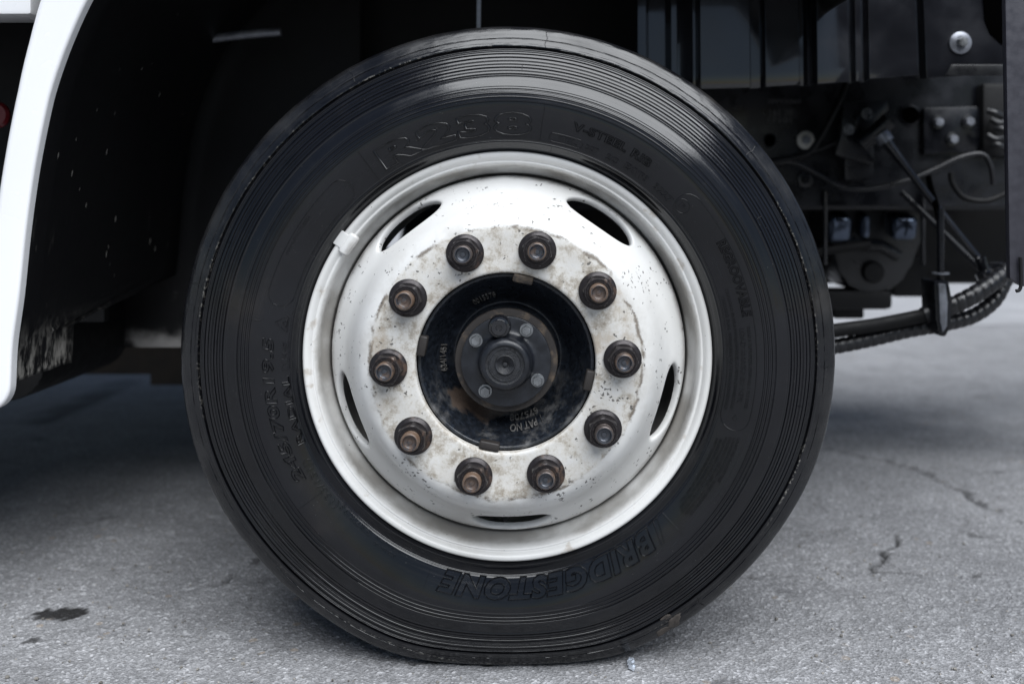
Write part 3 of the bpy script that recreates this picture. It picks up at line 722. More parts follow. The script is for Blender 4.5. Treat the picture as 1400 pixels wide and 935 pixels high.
# ------------------------------------------------------------------ lug nuts and studs
def nut_mesh():
    bm = bmesh.new()
    def ring(r, y, n, hexr=None):
        return [bm.verts.new(((hexr or r) * 0 + r * math.sin(2 * PI * k / n), y, r * math.cos(2 * PI * k / n))) for k in range(n)]
    n = 48
    prof = [(.0222, 0), (.0232, -.0012), (.0233, -.0032), (.0226, -.0042), (.0205, -.0056), (.0188, -.0068)]
    rings = [ring(r, y, n) for r, y in prof]
    for a, b in zip(rings[:-1], rings[1:]):
        for k in range(n): bm.faces.new((a[k], a[(k + 1) % n], b[(k + 1) % n], b[k]))
    bm.faces.new(rings[-1])
    # hex body with chamfered corners
    def hx(R_, y, cham=None):
        out = []
        for k in range(n):
            t = 2 * PI * k / n; tt = (t + PI / 6) % (PI / 3) - PI / 6
            rr = R_ * math.cos(PI / 6) / math.cos(tt)
            if cham: rr = min(rr, cham)
            out.append(bm.verts.new((rr * math.sin(t), y, rr * math.cos(t))))
        return out
    H = .0187
    hs_ = [hx(H, -.0050), hx(H, -.0200), hx(H, -.0222, .0176), hx(H, -.0232, .0164), hx(H, -.0234, .0150), hx(H, -.0226, .0142), hx(H, -.0226, .0118), hx(H, -.0200, .0113)]
    for a, b in zip(hs_[:-1], hs_[1:]):
        for k in range(n): bm.faces.new((a[k], a[(k + 1) % n], b[(k + 1) % n], b[k]))
    # small stamped pips round the face
    for k in range(14):
        t = 2 * PI * k / 14; M = Matrix.Rotation(t, 4, 'Y') @ Matrix.Translation((0, -.0230, .0131)) @ Matrix.Diagonal((.0018, .0016, .0022, 1))
        bmesh.ops.create_cube(bm, size=1, matrix=M)
    bmesh.ops.recalc_face_normals(bm, faces=bm.faces)
    me = bpy.data.meshes.new('lug_nut'); bm.to_mesh(me); bm.free(); me.materials.append(NUTM)
    me.polygons.foreach_set('use_smooth', [True] * len(me.polygons)); me.set_sharp_from_angle(angle=R(28)); return me
def stud_mesh():
    pr_ = [(.0112, -.015), (.0112, -.0240)]
    y = -.0240
    while y > -.0325: pr_ += [(.0113, y - .0004), (.0107, y - .0010), (.0113, y - .0016)]; y -= .0016
    pr_ += [(.0112, -.0345), (.0106, -.0362), (.0094, -.0370), (.0086, -.0368), (.0083, -.0350), (.0078, -.0325), (.0066, -.0316), (.0035, -.0314), (.0030, -.0322), (.0001, -.0324)]
    v, f = revolve(pr_, 40); me = bpy.data.meshes.new('wheel_stud'); me.from_pydata(v.tolist(), [], f.tolist())
    me.materials.append(STUDM); me.materials.append(CUPM); me.update()
    for p in me.polygons:
        c = p.center; p.material_index = 1 if (math.hypot(c.x, c.z) < .0092 and c.y < -.030) else 0
        p.use_smooth = True
    me.set_sharp_from_angle(angle=R(50)); return me
NM, SM = nut_mesh(), stud_mesh()
for k in range(10):
    a = R(15.8 + 36 * k); loc = (.14288 * math.sin(a), -.0499, .14288 * math.cos(a))
    n_ = link('lug_nut', NM, None, wheel, False); n_.location = loc; n_.rotation_euler = (0, random.uniform(0, PI / 3), 0)
    s_ = link('wheel_stud', SM, None, wheel, False); s_.location = (loc[0], loc[1] + random.uniform(-.0028, .0022), loc[2]); s_.rotation_euler = (0, random.uniform(0, 6), 0)

# copies of the wheel where the truck's other wheels stand
for (x, y, rz) in ((0, 2.06, PI), (3.5, -.0, 0), (3.5, 2.06, PI)):
    w2 = wheel.copy(); COL.objects.link(w2); w2.location = (x, y, ZC); w2.rotation_euler = (0, 0, rz)
    for ch in list(wheel.children):
        if ch.name.split('.')[0] in ('tyre', 'rim', 'wheel_disc', 'hub', 'hub_flange', 'hub_cap', 'cap_face', 'brake_drum', 'lug_nut', 'wheel_stud'):
            c = ch.copy(); COL.objects.link(c); c.parent = w2

# ------------------------------------------------------------------ fender arch, liner and cab
def arch_px():
    # centre line and width (px at depth Y=-.02) of the white flare
    C_ = [(-9, 528, 44), (-6, 470, 44), (3, 400, 45), (12, 310, 46), (25, 220, 46), (43, 130, 47), (61, 65, 53), (84, 0, 62), (112, -60, 72), (165, -135, 92), (240, -220, 98), (360, -300, 100), (520, -350, 100), (700, -365, 100), (880, -350, 100), (1040, -300, 98), (1160, -225, 94), (1230, -140, 90), (1262, -60, 86)]
    return C_
APX = arch_px()
ctr = catmull([at(x, y, -.02) for x, y, _ in APX], 10)
wid = np.interp(np.linspace(0, len(APX) - 1, len(ctr)), range(len(APX)), [q * 1.28 / 1400 for _, _, q in APX])
def sweep(name, ctr, wid, mat, parent, y0, depth, rad=.010, inner=True):
    T = np.gradient(ctr, axis=0); T /= np.linalg.norm(T, axis=1)[:, None]
    V = []; n = len(ctr); prof = []
    # cross-section: u across (0..1, towards the wheel), y depth; rounded front corners
    for k in range(5): t = PI / 2 * k / 4; prof.append((-.5, rad * (1 - math.cos(t)), 1 - math.sin(t), 0))
    sec = []
    for u, yy in ([(-.5, depth), (-.5, rad)] + [(-.5 + 0, rad)] ):
        pass
    for i in range(n):
        N = np.array([T[i][2], 0, -T[i][0]])            # to the right of the climbing path = towards the wheel
        h = wid[i] / 2; row = []
        row.append((-h, depth)); 
        for k in range(7): t = PI / 2 * k / 6; row.append((-h + rad * (1 - math.cos(t)), rad * (1 - math.sin(t))))
        for k in range(7): t = PI / 2 * k / 6; row.append((h - .0045 * (1 - math.sin(t)), .0045 * (1 - math.cos(t))))
        row.append((h, depth))
        for u, yy in row: V.append(ctr[i] + N * u + np.array([0, y0 + yy, 0]) - np.array([0, ctr[i][1], 0]))
    m = len(row); F = [(i * m + j, i * m + j + 1, (i + 1) * m + j + 1, (i + 1) * m + j) for i in range(n - 1) for j in range(m - 1)]
    F.append(tuple(range(m))); F.append(tuple((n - 1) * m + j for j in range(m))[::-1])
    o = mesh(name, V, F, mat, parent); o.data.set_sharp_from_angle(angle=R(50)); return o
# rounded lower end: the flare tapers over its last centimetres
t_ = np.linspace(0, 1, 9)
e0 = ctr[0]; dirn = ctr[0] - ctr[1]; dirn /= np.linalg.norm(dirn)
right_edge = wid[0] / 2
ends = []; ew = []
for q in t_[1:]:
    ends.append(e0 + dirn * .020 * math.sin(q * PI / 2) + np.array([-.020 * (1 - math.cos(q * PI / 2)) / 2, 0, 0])); ew.append(wid[0] - .020 * (1 - math.cos(q * PI / 2)))
ctr2 = np.concatenate([np.array(ends)[::-1], ctr]); wid2 = np.concatenate([np.array(ew)[::-1], wid])
arch = sweep('wheel_arch', ctr2, wid2, WHITE, truck, -.02, .016)
arch['label'] = 'white painted wheel arch flare curving up past the tyre'

def m_liner():
    t = NT('muddy black liner'); xyz = t.n('ShaderNodeSeparateXYZ'); t.l(t.coord(), xyz.inputs[0])
    mp = t.n('ShaderNodeMapping'); mp.inputs['Scale'].default_value = (1, 1, .35); t.l(t.coord(), mp.inputs['Vector'])
    st = t.noise(70, 6, .7, mp.outputs[0])
    edge = t.rng(xyz.outputs[2], .45, .362)
    m = t.math('MULTIPLY', edge, t.rng(st, .44, .62))
    sp = t.math('MULTIPLY', t.math('LESS_THAN', t.voro(55, vec=mp.outputs[0]), .105), t.rng(t.noise(7, 3), .50, .58))
    m = t.math('MAXIMUM', m, t.math('MULTIPLY', sp, .55))
    m = t.math('MAXIMUM', m, t.math('MULTIPLY', t.rng(t.noise(9, 6, .65, mp.outputs[0]), .66, .78), .25))
    t.set(Base_Color=t.mix(m, (.004, .004, .0046), (.25, .24, .22)), Specular_IOR_Level=.25, Roughness=t.math('ADD', .45, t.math('MULTIPLY', m, .4)))
    t.bump(st, .3, .002); return t.m
LINER = m_liner()
# liner: inner skin following the arch, going in 0.18 m at the bottom and further higher up
T = np.gradient(ctr, axis=0); T /= np.linalg.norm(T, axis=1)[:, None]
inner = ctr + np.stack([T[:, 2], 0 * T[:, 0], -T[:, 0]], -1) * (wid[:, None] / 2 - .012)
inner = inner[inner[:, 2] > .366]; first = inner[0].copy(); first[2] = .366; inner = np.concatenate([[first], inner])
V = []; m = 9
for p in inner:
    dep = .157 if p[2] < .42 else .157 + min(1, (p[2] - .42) / .04) * .38
    for j in range(m): V.append((p[0] + .004 * (j / 8) * math.sin(j * 2.1 + p[2] * 9), -.012 + (dep + .012) * j / (m - 1), p[2]))
F = [(i * m + j, i * m + j + 1, (i + 1) * m + j + 1, (i + 1) * m + j) for i in range(len(inner) - 1) for j in range(m - 1)]
ln = mesh('wheel_liner', V, F, LINER, truck)
sm = ln.modifiers.new('thickness', 'SOLIDIFY'); sm.thickness = .004; sm.offset = 1
# far wall of the wheel well with a muddy lower edge
def m_wellwall():
    t = NT('muddy inner panel'); xyz = t.n('ShaderNodeSeparateXYZ'); t.l(t.coord(), xyz.inputs[0])
    n = t.noise(38, 5, .6); m = t.math('MULTIPLY', t.rng(t.math('ADD', xyz.outputs[2], t.math('MULTIPLY', t.math('SUBTRACT', n, .5), .05)), .362, .322), t.rng(t.noise(16, 3), .34, .52))
    sc = t.math('MULTIPLY', t.rng(t.noise(13, 6, .7), .67, .76), .16)
    t.set(Base_Color=t.mix(t.math('MAXIMUM', m, sc), (.004, .004, .0046), (.27, .26, .25)), Specular_IOR_Level=.25, Roughness=.55); t.bump(n, .3, .003); return t.m
WELL = m_wellwall()
p = lambda x, y, Y: (at(x, y, Y).x, at(x, y, Y).z)
plate_obj('well_panel', [p(152, 385, .6), p(160, 430, .6), p(168, 475, .6), (-.30, at(0, 475, .6).z), (-.30, 1.12), (-1.05, 1.12), p(60, 385, .6)], .6, .62, WELL, truck)
plate_obj('inner_shield', [p(20, 441, .9), p(134, 441, .9), p(139, 441.5, .9), (-.55, at(0, 441.5, .9).z), (-.55, 1.12), (-1.3, 1.12), (-1.3, at(0, 441, .9).z)], .9, .92, BLKM, truck)
val = plate_obj('lower_valance', [p(62, 512, 1.15), p(205, 512, 1.15), p(205, 527, 1.15), p(420, 525, 1.15), p(420, 455, 1.15), p(158, 455, 1.15), p(155, 450, 1.15), p(130, 450, 1.15), p(122, 444, 1.15), p(40, 444, 1.15)], 1.15, 1.19, BROWN, truck, .003)
# rounded lower corner of the bumper behind the liner
q0 = at(-150, 440, .3); q1 = at(61, 549, .3); rc = .060
pts = [(q0.x, q1.z), (q1.x - rc, q1.z)] + [(q1.x - rc + rc * math.sin(t), q1.z + rc - rc * math.cos(t)) for t in np.linspace(.15, PI / 2, 8)] + [(q1.x, q0.z), (q0.x, q0.z)]
plate_obj('bumper_end', pts, .3, .62, BLKM, truck, .008)
# lit pipe, clip and thin bracket in the roof of the well
tube_obj('well_pipe', catmull([at(250, 57, .46), at(300, 52, .46), at(345, 47, .46), at(384, 44, .46)], 8), .0075, STEEL, truck, sides=16)
plate_obj('thin_bracket', [p(652, -60, .3), p(658, -60, .3), p(657, 60, .3), p(651.5, 60, .3)], .3, .305, STEEL, truck, .0006)
tube_obj('clip_rod', [at(146, 40, .12), at(164, 45, .14)], .004, STEEL, truck, sides=10)
hexbolt('liner_bolt', at(138, 22, .12), .011, .010, BLKF, truck, washer=.017)
# recessed cab side and red reflector seen left of the arch
box_obj('cab_sill', (-1.55, .03, .8385), (-.62, .10, 1.02), WHITE, truck, .006)
box_obj('step_well', (-1.55, .34, .40), (-.66, .36, .95), BLKM, truck, .004)
box_obj('step_tread', (-1.55, .02, .36), (-.775, .34, .40), BLKM, truck, .006)
rd = rev_obj('red_reflector', [(.0001, -.008), (.016, -.008), (.020, -.004), (.020, 0)], REDP, truck, 32); rd.location = at(-3, 158, .25)
# cab shell above the frame of the picture
def cab():
    bm = bmesh.new(); y0, y1 = -.005, 2.065
    pts = [(-1.62, 1.02), (-1.60, 1.40), (-1.42, 2.05), (-1.30, 2.45), (-1.10, 2.55), (.35, 2.55), (.42, 2.45), (.45, 1.02)]
    vs = [bm.verts.new((x, y0, z)) for x, z in pts]; fc = bm.faces.new(vs)
    rt = bmesh.ops.extrude_face_region(bm, geom=[fc])
    for e in rt['geom']:
        if isinstance(e, bmesh.types.BMVert): e.co.y = y1
    bmesh.ops.bevel(bm, geom=bm.edges[:], offset=.035, segments=4, profile=.5, affect='EDGES')
    return bm_obj('cab_body', bm, WHITE, truck)
cabo = cab()
plate_obj('side_window', [(-1.25, 1.62), (-1.12, 2.25), (-.05, 2.25), (-.05, 1.62)], -.012, .02, GLASS, cabo, .01)
box_obj('door_handle', (-.30, -.035, 1.42), (-.14, -.005, 1.46), BLKP, cabo, .01)
fb = box_obj('front_bumper', (-1.75, .04, .30), (-1.56, 2.02, 1.00), WHITE, truck, .05, 4)

# ------------------------------------------------------------------ chassis frame behind the wheel
def rail(name, y, flip):
    pr_ = [(0, .815), (0, .575)]
    s = 1 if not flip else -1
    bm = bmesh.new(); x0, x1 = -1.35, 4.3
    sec = [(y + s * .075, .860), (y + .008 * s, .860), (y, .852), (y, .583), (y + .008 * s, .575), (y + s * .075, .575), (y + s * .075, .583), (y + .012 * s, .585), (y + .008 * s, .590), (y + .008 * s, .845), (y + .012 * s, .852), (y + s * .075, .852)]
    a = [bm.verts.new((x0, yy, zz)) for yy, zz in sec]; b = [bm.verts.new((x1, yy, zz)) for yy, zz in sec]
    for k in range(len(sec)): bm.faces.new((a[k], a[(k + 1) % len(sec)], b[(k + 1) % len(sec)], b[k]))
    bm.faces.new(a); bm.faces.new(b)
    return bm_obj(name, bm, BLKF, truck, sharp=25)
rl = rail('frame_rail', .67, False); rail('frame_rail', 1.43, True)
def on_rail(px, py): v_ = at(px, py, .67); return (v_.x, .6685, v_.z)
def hole(name, px, py, d):
    c = at(px, py, .67); v, f = revolve([(d * 1.25, -.0005), (d * 1.2, -.003), (d, -.0035), (d * .97, -.001), (.0001, -.0008)], 40)
    o = mesh(name, v + np.array((c.x, .67, c.z)), f, BLKF, rl, sharp=40); o.data.materials.append(BLKM)
    for pg in o.data.polygons:
        if (pg.center - Vector((c.x, .67, c.z))).length < d * .96: pg.material_index = 1
    return o
SHADEM = m_simple('painted shade black', (.001, .001, .001), .9, 0, 10, .1, 0, .0006, 0, 0.0)  # near-black colour that paints in the darkness of openings
BLKM_ = BLKM
for a_ in ((1052, 193, .0115), (1244, 158, .0170)):
    h_ = hole('rail_hole', *a_); h_.data.materials[1] = SHADEM  # hole darkness is a black disc painted on the rail
hexbolt('rail_bolt', on_rail(1101, 192), .0085, .012, STEEL, rl, washer=.0172, wmat=CREAM)
hexbolt('rail_bolt', on_rail(1100, 246), .0085, .010, BLKF, rl, washer=.0150, wmat=BLKP)
hexbolt('rail_bolt', on_rail(1008, 140), .009, .008, BLKF, rl, washer=.013)
# faint stamped lettering on the rail
STAMP = m_simple('faded stencil paint', (.060, .060, .064), .5, 0, 90, .4, .1)
for k_, (row, x0, x1, y0, y1) in enumerate([('SSVVXB60C', 1050, 1095, 136, 142), ('HINO', 1052, 1084, 150, 159), ('FRAME', 1050, 1082, 161, 168)]):
    if k_ == 1: row = '161 38'
    if k_ == 0: row = 'SSVXXB60'
    if k_ == 2: row = '17101'
    V_, F_ = text_mesh(row, extrude=.01); lo, hi = V_.min(0), V_.max(0)
    a_, b_ = at(x0, y1, .67), at(x1, y0, .67)
    W_ = np.stack([a_.x + (V_[:, 0] - lo[0]) / (hi[0] - lo[0]) * (b_.x - a_.x), np.where(V_[:, 2] > 0, .6685, .6705), a_.z + (V_[:, 1] - lo[1]) / (hi[1] - lo[1]) * (b_.z - a_.z)], -1)
    mesh('stencil_lettering', W_, F_, STAMP, rl, smooth=False)
# three-bolt plate
tp = plate_obj('bolted_plate', [p(1263, 148, .655), p(1335, 146, .655), p(1345, 152, .655), p(1342, 207, .655), p(1264, 211, .655)], .655, .668, BLKF, truck, .002)
for x, y in ((1281, 168), (1323, 167), (1301, 191)):
    c = at(x, y, .655); hexbolt('plate_bolt', (c.x, .655, c.z), .0090, .016, STEEL, tp, washer=.0130, wmat=BLKG)
# bracket with bush and drag rod
br = plate_obj('rod_bracket', [p(1153, 140, .60), p(1213, 137, .60), p(1216, 150, .60), p(1172, 190, .60), p(1200, 222, .60), p(1188, 225, .60), p(1142, 212, .60), p(1150, 185, .60)], .60, .62, BLKF, truck, .003)
box_obj('bracket_spacer', (at(1155, 0, .62).x, .62, .63), (at(1195, 0, .62).x, .669, .74), BLKF, br, .004)
for x, y in ((1160, 177), (1185, 156)):
    c = at(x, y, .60); hexbolt('bracket_bolt', (c.x, .600, c.z), .0080, .012, ZINC, br, washer=.0105)
box_obj('bracket_rib', tuple(at(1170, 176, .592)), tuple(at(1174, 158, .600)), BLKF, br, .0015)
bj = at(1207, 178, .57)
tube_obj('ball_joint', catmull([at(1178, 196, .58), at(1195, 184, .57), at(1216, 165, .56)], 6), .016, BLKF, truck, sides=18)
tube_obj('drag_rod', [at(1203, 183, .56), at(1212, 195, .557), at(1240, 231, .55), at(1300, 308, .53), at(1356, 376, .52)], [.0115, .0105, .0070, .0070, .0070], BLKG, truck, sides=18)
tube_obj('rod_collar', [at(1204, 184, .56), at(1212, 195, .557)], .0155, STEEL, truck, sides=18)
tube_obj('tie_rod', [at(1232, 262, .62), at(1290, 318, .60), at(1345, 372, .58)], .006, BLKF, truck, sides=14)
# ribbed black splash guard
def guard():
    Y0 = .34; xs_ = [872, 884, 888, 912, 918, 926, 950, 954, 958, 962, 1026, 1029, 1043, 1047, 1093, 1097, 1103, 1106, 1114, 1118, 1161, 1165, 1169, 1171, 1179, 1181, 1186, 1189, 1256, 1259, 1264, 1267, 1372, 1380]
    dp = [0, 0, .022, .022, 0, 0, .022, .022, 0, 0, 0, .018, .018, 0, 0, .020, .020, .004, .020, 0, 0, .022, .022, .002, .002, .020, .020, 0, 0, .022, .022, 0, 0, 0]
    bot = [124, 124, 124, 123, 123, 123, 122, 122, 122, 122, 120, 120, 119, 119, 116, 116, 116, 116, 115, 115, 112, 112, 112, 111, 111, 111, 111, 108, 103, 103, 106, 107, 100, 100]
    V = []; F = []; zs = np.linspace(0, 1, 14); n = len(xs_)
    for j, t in enumerate(zs):
        for x, d_, b_ in zip(xs_, dp, bot):
            zb = at(x, b_, Y0).z; z = zb + (1.10 - zb) * t; X = at(x, 0, Y0).x
            bulge = .05 * (z - zb)
            V.append((X + (.006 * t if x > 1200 else 0) * -1, Y0 + d_ + bulge, z))
    for j in range(len(zs) - 1):
        for i in range(n - 1): F.append((j * n + i, j * n + i + 1, (j + 1) * n + i + 1, (j + 1) * n + i))
    o = mesh('splash_guard', V, F, BLKG, truck); o.data.set_sharp_from_angle(angle=R(30))
    md = o.modifiers.new('thickness', 'SOLIDIFY'); md.thickness = .004; md.offset = -1
    bv = o.modifiers.new('round', 'BEVEL'); bv.width = .0022; bv.segments = 3; bv.limit_method = 'ANGLE'; bv.angle_limit = R(25)
    return o
gd = guard()
gd['label'] = 'ribbed glossy black plastic splash guard above the frame rail'
c = at(1313, 59, .34); hexbolt('guard_bolt', (c.x, .3415, c.z), .0085, .014, ZINC, gd, washer=.0178, wmat=STEEL)
plate_obj('guard_slot', [p(1305, 40, .34), p(1342, 44, .34), p(1346, 60, .34), p(1338, 74, .34), p(1305, 78, .34)], .3445, .3515, BLKM, gd, .001)
plate_obj('guard_recess', [p(1343, -70, .34), p(1382, -70, .34), p(1382, 66, .34), p(1368, 60, .34), p(1354, 46, .34), p(1347, 26, .34)], .341, .358, SHADEM, gd, .001)  # flat black plate, the shade of the recess painted in
plate_obj('guard_lip', [p(1291, 104, .34), p(1299, 89, .34), p(1382, 89, .34), p(1382, 104, .34)], .334, .3405, BLKP, gd, .002)
box_obj('guard_ledge', (at(872, 0, .34).x, .385, .830), (at(1380, 0, .34).x, .66, .850), BLKM, gd, .004)

# gear housing, cross tube and shiny boxes under the rail
gh = empty('steering_gear', (at(1192, 372, .78).x, .78, at(0, 372, .78).z), truck)
c = at(1192, 372, .78)
def local(v, o): return [tuple(np.asarray(q) - np.asarray(o.location)) for q in v]
hv = [(at(x, y, .78).x, at(x, y, .78).z) for x, y in [(1135, 268), (1260, 268), (1262, 330), (1250, 362), (1237, 384), (1222, 396), (1200, 402), (1180, 402), (1160, 392), (1146, 372), (1136, 340)]]
def rel(pts, o): return [(a - o.location.x, b - o.location.z) for a, b in pts]
plate_obj('gear_case', rel(hv, gh), 0, .22, BLKP, gh, .018)
v, f = revolve([(.022, .0), (.022, -.012), (.019, -.016), (.0001, -.017)], 32); mesh('output_shaft', v, f, BLKM, gh, sharp=40)
tube_obj('case_rib', np.array(local([at(1160, 330, .775), at(1180, 336, .77), at(1205, 336, .77), at(1228, 350, .775)], gh)), .012, BLKP, gh, sides=12)
def glossbox(name, x0, x1, y0, y1, Y, tilt):
    a = at(x0, y1, Y); b = at(x1, y0, Y); bm = bmesh.new()
    cx, cz = (a.x + b.x) / 2, (a.z + b.z) / 2
    M = Matrix.Translation((cx, Y + .03, cz)) @ Matrix.Rotation(R(tilt), 4, 'X') @ Matrix.Diagonal((b.x - a.x, .06, b.z - a.z, 1))
    bmesh.ops.create_cube(bm, size=1, matrix=M); bmesh.ops.bevel(bm, geom=bm.edges[:], offset=.012, segments=4, profile=.5, affect='EDGES')
    return bm_obj(name, bm, GLOSS, truck)
for (x0, x1, y0, y1, tl) in ((1134, 1166, 291, 330, 14), (1178, 1192, 290, 326, 9), (1221, 1256, 292, 326, 13)):
    glossbox('valve_block', x0, x1, y0, y1, .70, tl)
for x in (1128, 1262):
    tube_obj('hanger_bar', [at(x, 262, .66), at(x, 362, .66)], .0045, BLKG, truck, sides=12)
bx = at(1120, 405, .78); by = at(1275, 432, .78)
box_obj('cross_tube', (-.1, .78, by.z + .012), (.75, .86, bx.z + .012), BLKM, truck, .012)
box_obj('lower_bracket', (at(1140, 0, .9).x, .9, at(0, 436, .9).z), (at(1182, 0, .9).x, .96, at(0, 400, .9).z), BLKM, truck, .006)
box_obj('far_bracket', (at(1222, 0, .9).x, .9, at(0, 406, .9).z), (at(1268, 0, .9).x, .98, at(0, 350, .9).z), BLKM, truck, .006)
# cables
tube_obj('wiring_loom', catmull([at(1028, 224, .60), at(1062, 222, .60), at(1086, 222, .60), at(1118, 238, .60), at(1152, 256, .59), at(1190, 258, .58), at(1236, 248, .58), at(1275, 233, .59), at(1312, 216, .59), at(1342, 211, .59), at(1354, 226, .59), at(1358, 252, .60)], 10), .0052, HOSE, truck, sides=12, wrap=(.0055, .0012, .0011))
tube_obj('brake_hose', catmull([at(1300, 236, .57), at(1303, 252, .57), at(1318, 270, .57), at(1345, 275, .57), at(1368, 268, .57), at(1400, 250, .57)], 10), .0055, BLKM, truck, sides=14)
tube_obj('brake_hose', catmull([at(1050, 222, .58), at(1082, 216, .58), at(1106, 208, .58), at(1124, 184, .58), at(1138, 158, .58), at(1152, 128, .60), at(1160, 100, .62)], 10), .0058, BLKM, truck, sides=14)
tube_obj('brake_hose', catmull([at(1106, 208, .59), at(1125, 202, .60), at(1146, 194, .61), at(1165, 190, .63)], 8), .0045, BLKM, truck, sides=12)
for k_ in range(5):       # crumpled foil sleeve
    a_ = at(1350 + 5 * (k_ % 3), 152 + 11 * k_, .62)
    tube_obj('foil_sleeve', catmull([a_, a_ + Vector((.012, -.006, -.004 - .004 * (k_ % 2))), a_ + Vector((.030, .0, -.010 + .006 * (k_ % 2)))], 6), .0062, BLKP, truck, sides=10)
box_obj('sleeve_pipe', tuple(at(1344, 215, .64)), tuple(at(1372, 118, .70)), BLKM, truck, .01)
# spiral-wrapped hoses and their clamp
h1 = catmull([at(1085, 463, .40), at(1142, 452, .40), at(1200, 444, .40), at(1276, 429, .40)], 10)
tube_obj('flat_hose', h1, .0118, BLKM, truck, sides=20)
tube_obj('wrapped_hose', catmull([at(1262, 432, .40), at(1297, 420, .40), at(1325, 407, .40), at(1352, 390, .41), at(1376, 371, .43), at(1410, 345, .45)], 12), .0150, HOSE, truck, sides=24, wrap=(.0150, .0020, .0013))
tube_obj('wrapped_hose', catmull([at(1080, 484, .41), at(1145, 473, .41), at(1190, 464, .41), at(1240, 452, .41), at(1290, 443, .41), at(1330, 432, .42), at(1358, 412, .43), at(1372, 388, .44), at(1384, 360, .46)], 12), .0128, HOSE, truck, sides=24, wrap=(.0140, .0018, .0013))
cl = plate_obj('hose_clamp', [p(1277, 384, .365), p(1298, 384, .365), p(1303, 412, .365), p(1301, 446, .365), p(1294, 461, .365), p(1284, 460, .365), p(1279, 436, .365)], .365, .43, BLKF, truck, .006)
plate_obj('clamp_band', [p(1284, 388, .355), p(1294, 388, .355), p(1297, 415, .355), p(1296, 446, .355), p(1290, 456, .355), p(1286, 440, .355)], .357, .366, STEEL, cl, .003)
tube_obj('clamp_bolt', [at(1286, 285, .39), at(1286, 386, .39)], .0060, BLKF, cl, sides=12)
v, f = revolve([(.0001, 0), (.014, 0), (.014, .003), (.0001, .003)], 24)
v = np.stack([v[:, 0], v[:, 2], v[:, 1]], -1) + np.array(at(1286, 375, .39)); mesh('clamp_washer', v, f, STEEL, cl, sharp=30)
tube_obj('hose_hanger', catmull([at(1287, 388, .40), at(1286, 330, .43), at(1282, 290, .50), at(1272, 255, .60), at(1268, 235, .668)], 8), .0055, SHADEM, truck, sides=12)  # painted near-black to merge with the dark behind
box_obj('added_shade_tray', (-1.5, .64, .392), (-.42, 2.0, .407), BLKM, truck, .004)  # added only to deepen the shade on the ground underneath
box_obj('well_roof', (-1.0, .02, 1.0), (.45, .64, 1.018), BLKM, truck, .004)
box_obj('gap_blocker_panel', (-.9, .70, .66), (.80, .715, 1.10), BLKM, truck, .004)  # added black sheet that blocks the bright gap behind the rail
box_obj('dark_fill_block', (-.15, .98, .405), (.62, 1.32, .90), BLKM, truck, .05, 4)  # added dark block that fills the bright gap under the rail
box_obj('dark_fill_block_right', (.55, .95, .405), (1.32, 1.30, .86), BLKM, truck, .05, 4)  # second added block, keeps the background below the rail dark
# rod end on the right
tube_obj('rod_end', catmull([at(1340, 352, .50), at(1346, 372, .50), at(1352, 384, .50)], 6), [.010] * 6 + [.016] * 7, BLKG, truck, sides=16)
box_obj('rod_shackle', tuple(at(1352, 380, .52)), tuple(at(1384, 356, .56)), BLKG, truck, .008)
# dark grey side panel with a black edge strip
pn = at(1374, 0, -.03).x; pz = at(0, 392, -.03).z
sp_ = plate_obj('side_panel', [(pn + .006, pz + .01), (pn - .003, 1.05), (pn + .42, 1.05), (pn + .42, pz - .004), (pn + .022, pz)], -.03, -.018, GREYP, truck, .003)
sp_['label'] = 'dark grey side panel with a speckled dusty face'
tube_obj('edge_strip', catmull([at(1395, 352, -.035), at(1396, 385, -.035), at(1394, 396, -.035), at(1389, 398, -.035)], 8), .0022, BLKM, sp_, sides=10)
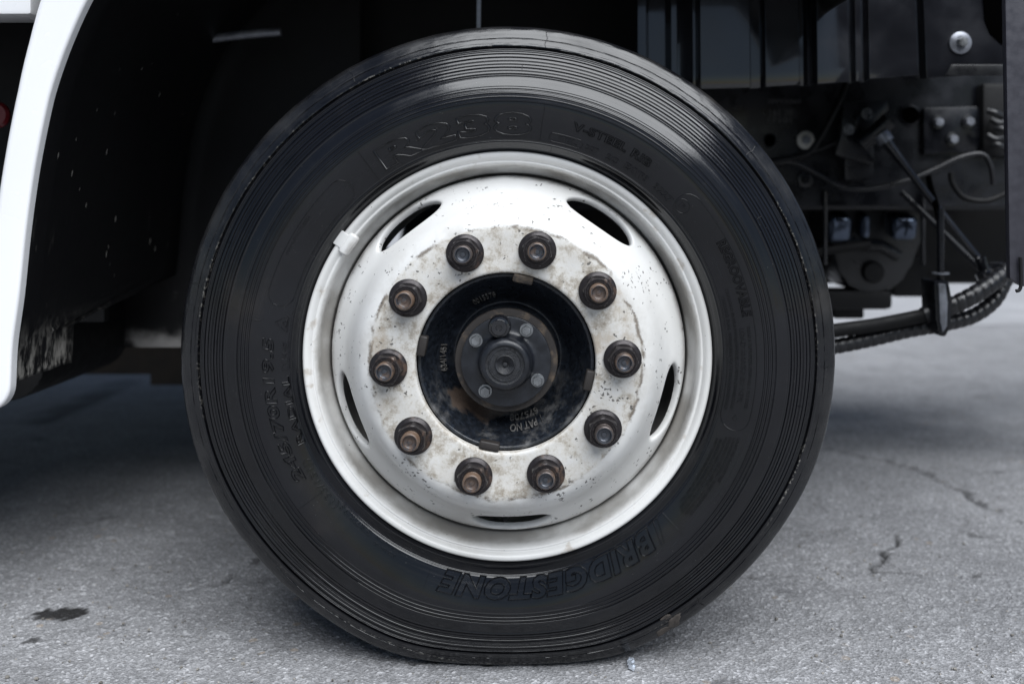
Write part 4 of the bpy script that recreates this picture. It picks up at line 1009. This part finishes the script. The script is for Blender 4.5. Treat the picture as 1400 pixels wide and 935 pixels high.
# axle and springs
tube_obj('front_axle', catmull([(0, .17, ZC), (0, .35, ZC - .01), (0, .55, ZC - .07), (0, 1.03, ZC - .08), (0, 1.51, ZC - .07), (0, 1.71, ZC - .01), (0, 1.89, ZC)], 8), .048, BLKM, truck, sides=16)
tube_obj('rear_axle', [(3.5, .17, ZC), (3.5, 1.89, ZC)], .06, BLKM, truck, sides=16)
for y in (.71, 1.35):
    for k in range(4):
        L = .68 - .13 * k
        tube_obj('spring_leaf', catmull([(-L, y, .46 + .10 * L * L - .012 * k), (0, y, .42 - .012 * k), (L, y, .46 + .10 * L * L - .012 * k)], 10), .009, BLKM, truck, sides=8)
    for x in (3.15, 3.85): tube_obj('rear_spring', [(x, y, .60), (3.5, y, .46)], .02, BLKM, truck, sides=8)
for x in (-.95, .9, 2.2, 3.2):
    box_obj('crossmember', (x, .745, .62), (x + .07, 1.355, .78), BLKF, truck, .006)

# ------------------------------------------------------------------ litter on the asphalt
gx, gy = gp(863, 912)
bm = bmesh.new()
for k in range(9):
    M = Matrix.Translation((gx + .0008 * math.sin(k * 2.3), gy + .010 - .0028 * k, .0055 + .0006 * (k % 2))) @ Matrix.Rotation(.5 * math.sin(k * 1.7), 4, 'Y') @ Matrix.Rotation(.3 * math.cos(k * 2.1), 4, 'Z') @ Matrix.Diagonal((.0080, .0030, .0042, 1))
    bmesh.ops.create_cube(bm, size=1, matrix=M)
sc = bm_obj('foil_scrap', bm, m_simple('grey foil', (.60, .64, .70), .35, .6, 200, .4, .4), None, smooth=False)
sc['label'] = 'tiny crumpled grey foil scrap lying on the asphalt beside the tyre'; sc['category'] = 'scrap'
def pebbles():
    V = []; F = []; g = np.random.default_rng(3)
    base = bmesh.new(); bmesh.ops.create_icosphere(base, subdivisions=1, radius=1); bv = np.array([v.co for v in base.verts]); bf = [tuple(v.index for v in f.verts) for f in base.faces]; base.free()
    for k in range(1500):
        x = g.uniform(-.9, 1.3); y = -.06 + 1.3 * g.random() ** 1.6
        if abs(x) < .16 and 0 < y < .2: continue
        s = g.choice([.0012, .0016, .0022, .0030], p=[.4, .35, .19, .06]); sc_ = s * g.uniform(.6, 1.2, 3); o = len(V) * 0 + sum(1 for _ in ()) 
        q = bv * (1 + (g.random((len(bv), 1)) - .5) * .5) * sc_ * np.array([1, 1, .7])
        F += [tuple(i + k_off for i in f_) for f_ in bf for k_off in (len(V) * 1,)]
        V += (q + np.array([x, y, s * .45])).tolist()
    o = mesh('gravel', V, F, m_simple('grit', (.22, .205, .185), .85, 0, 60, .6, .3), None, smooth=False)
    o['kind'] = 'stuff'; o['label'] = 'fine loose grit scattered over the asphalt'; o['category'] = 'gravel'
pebbles()
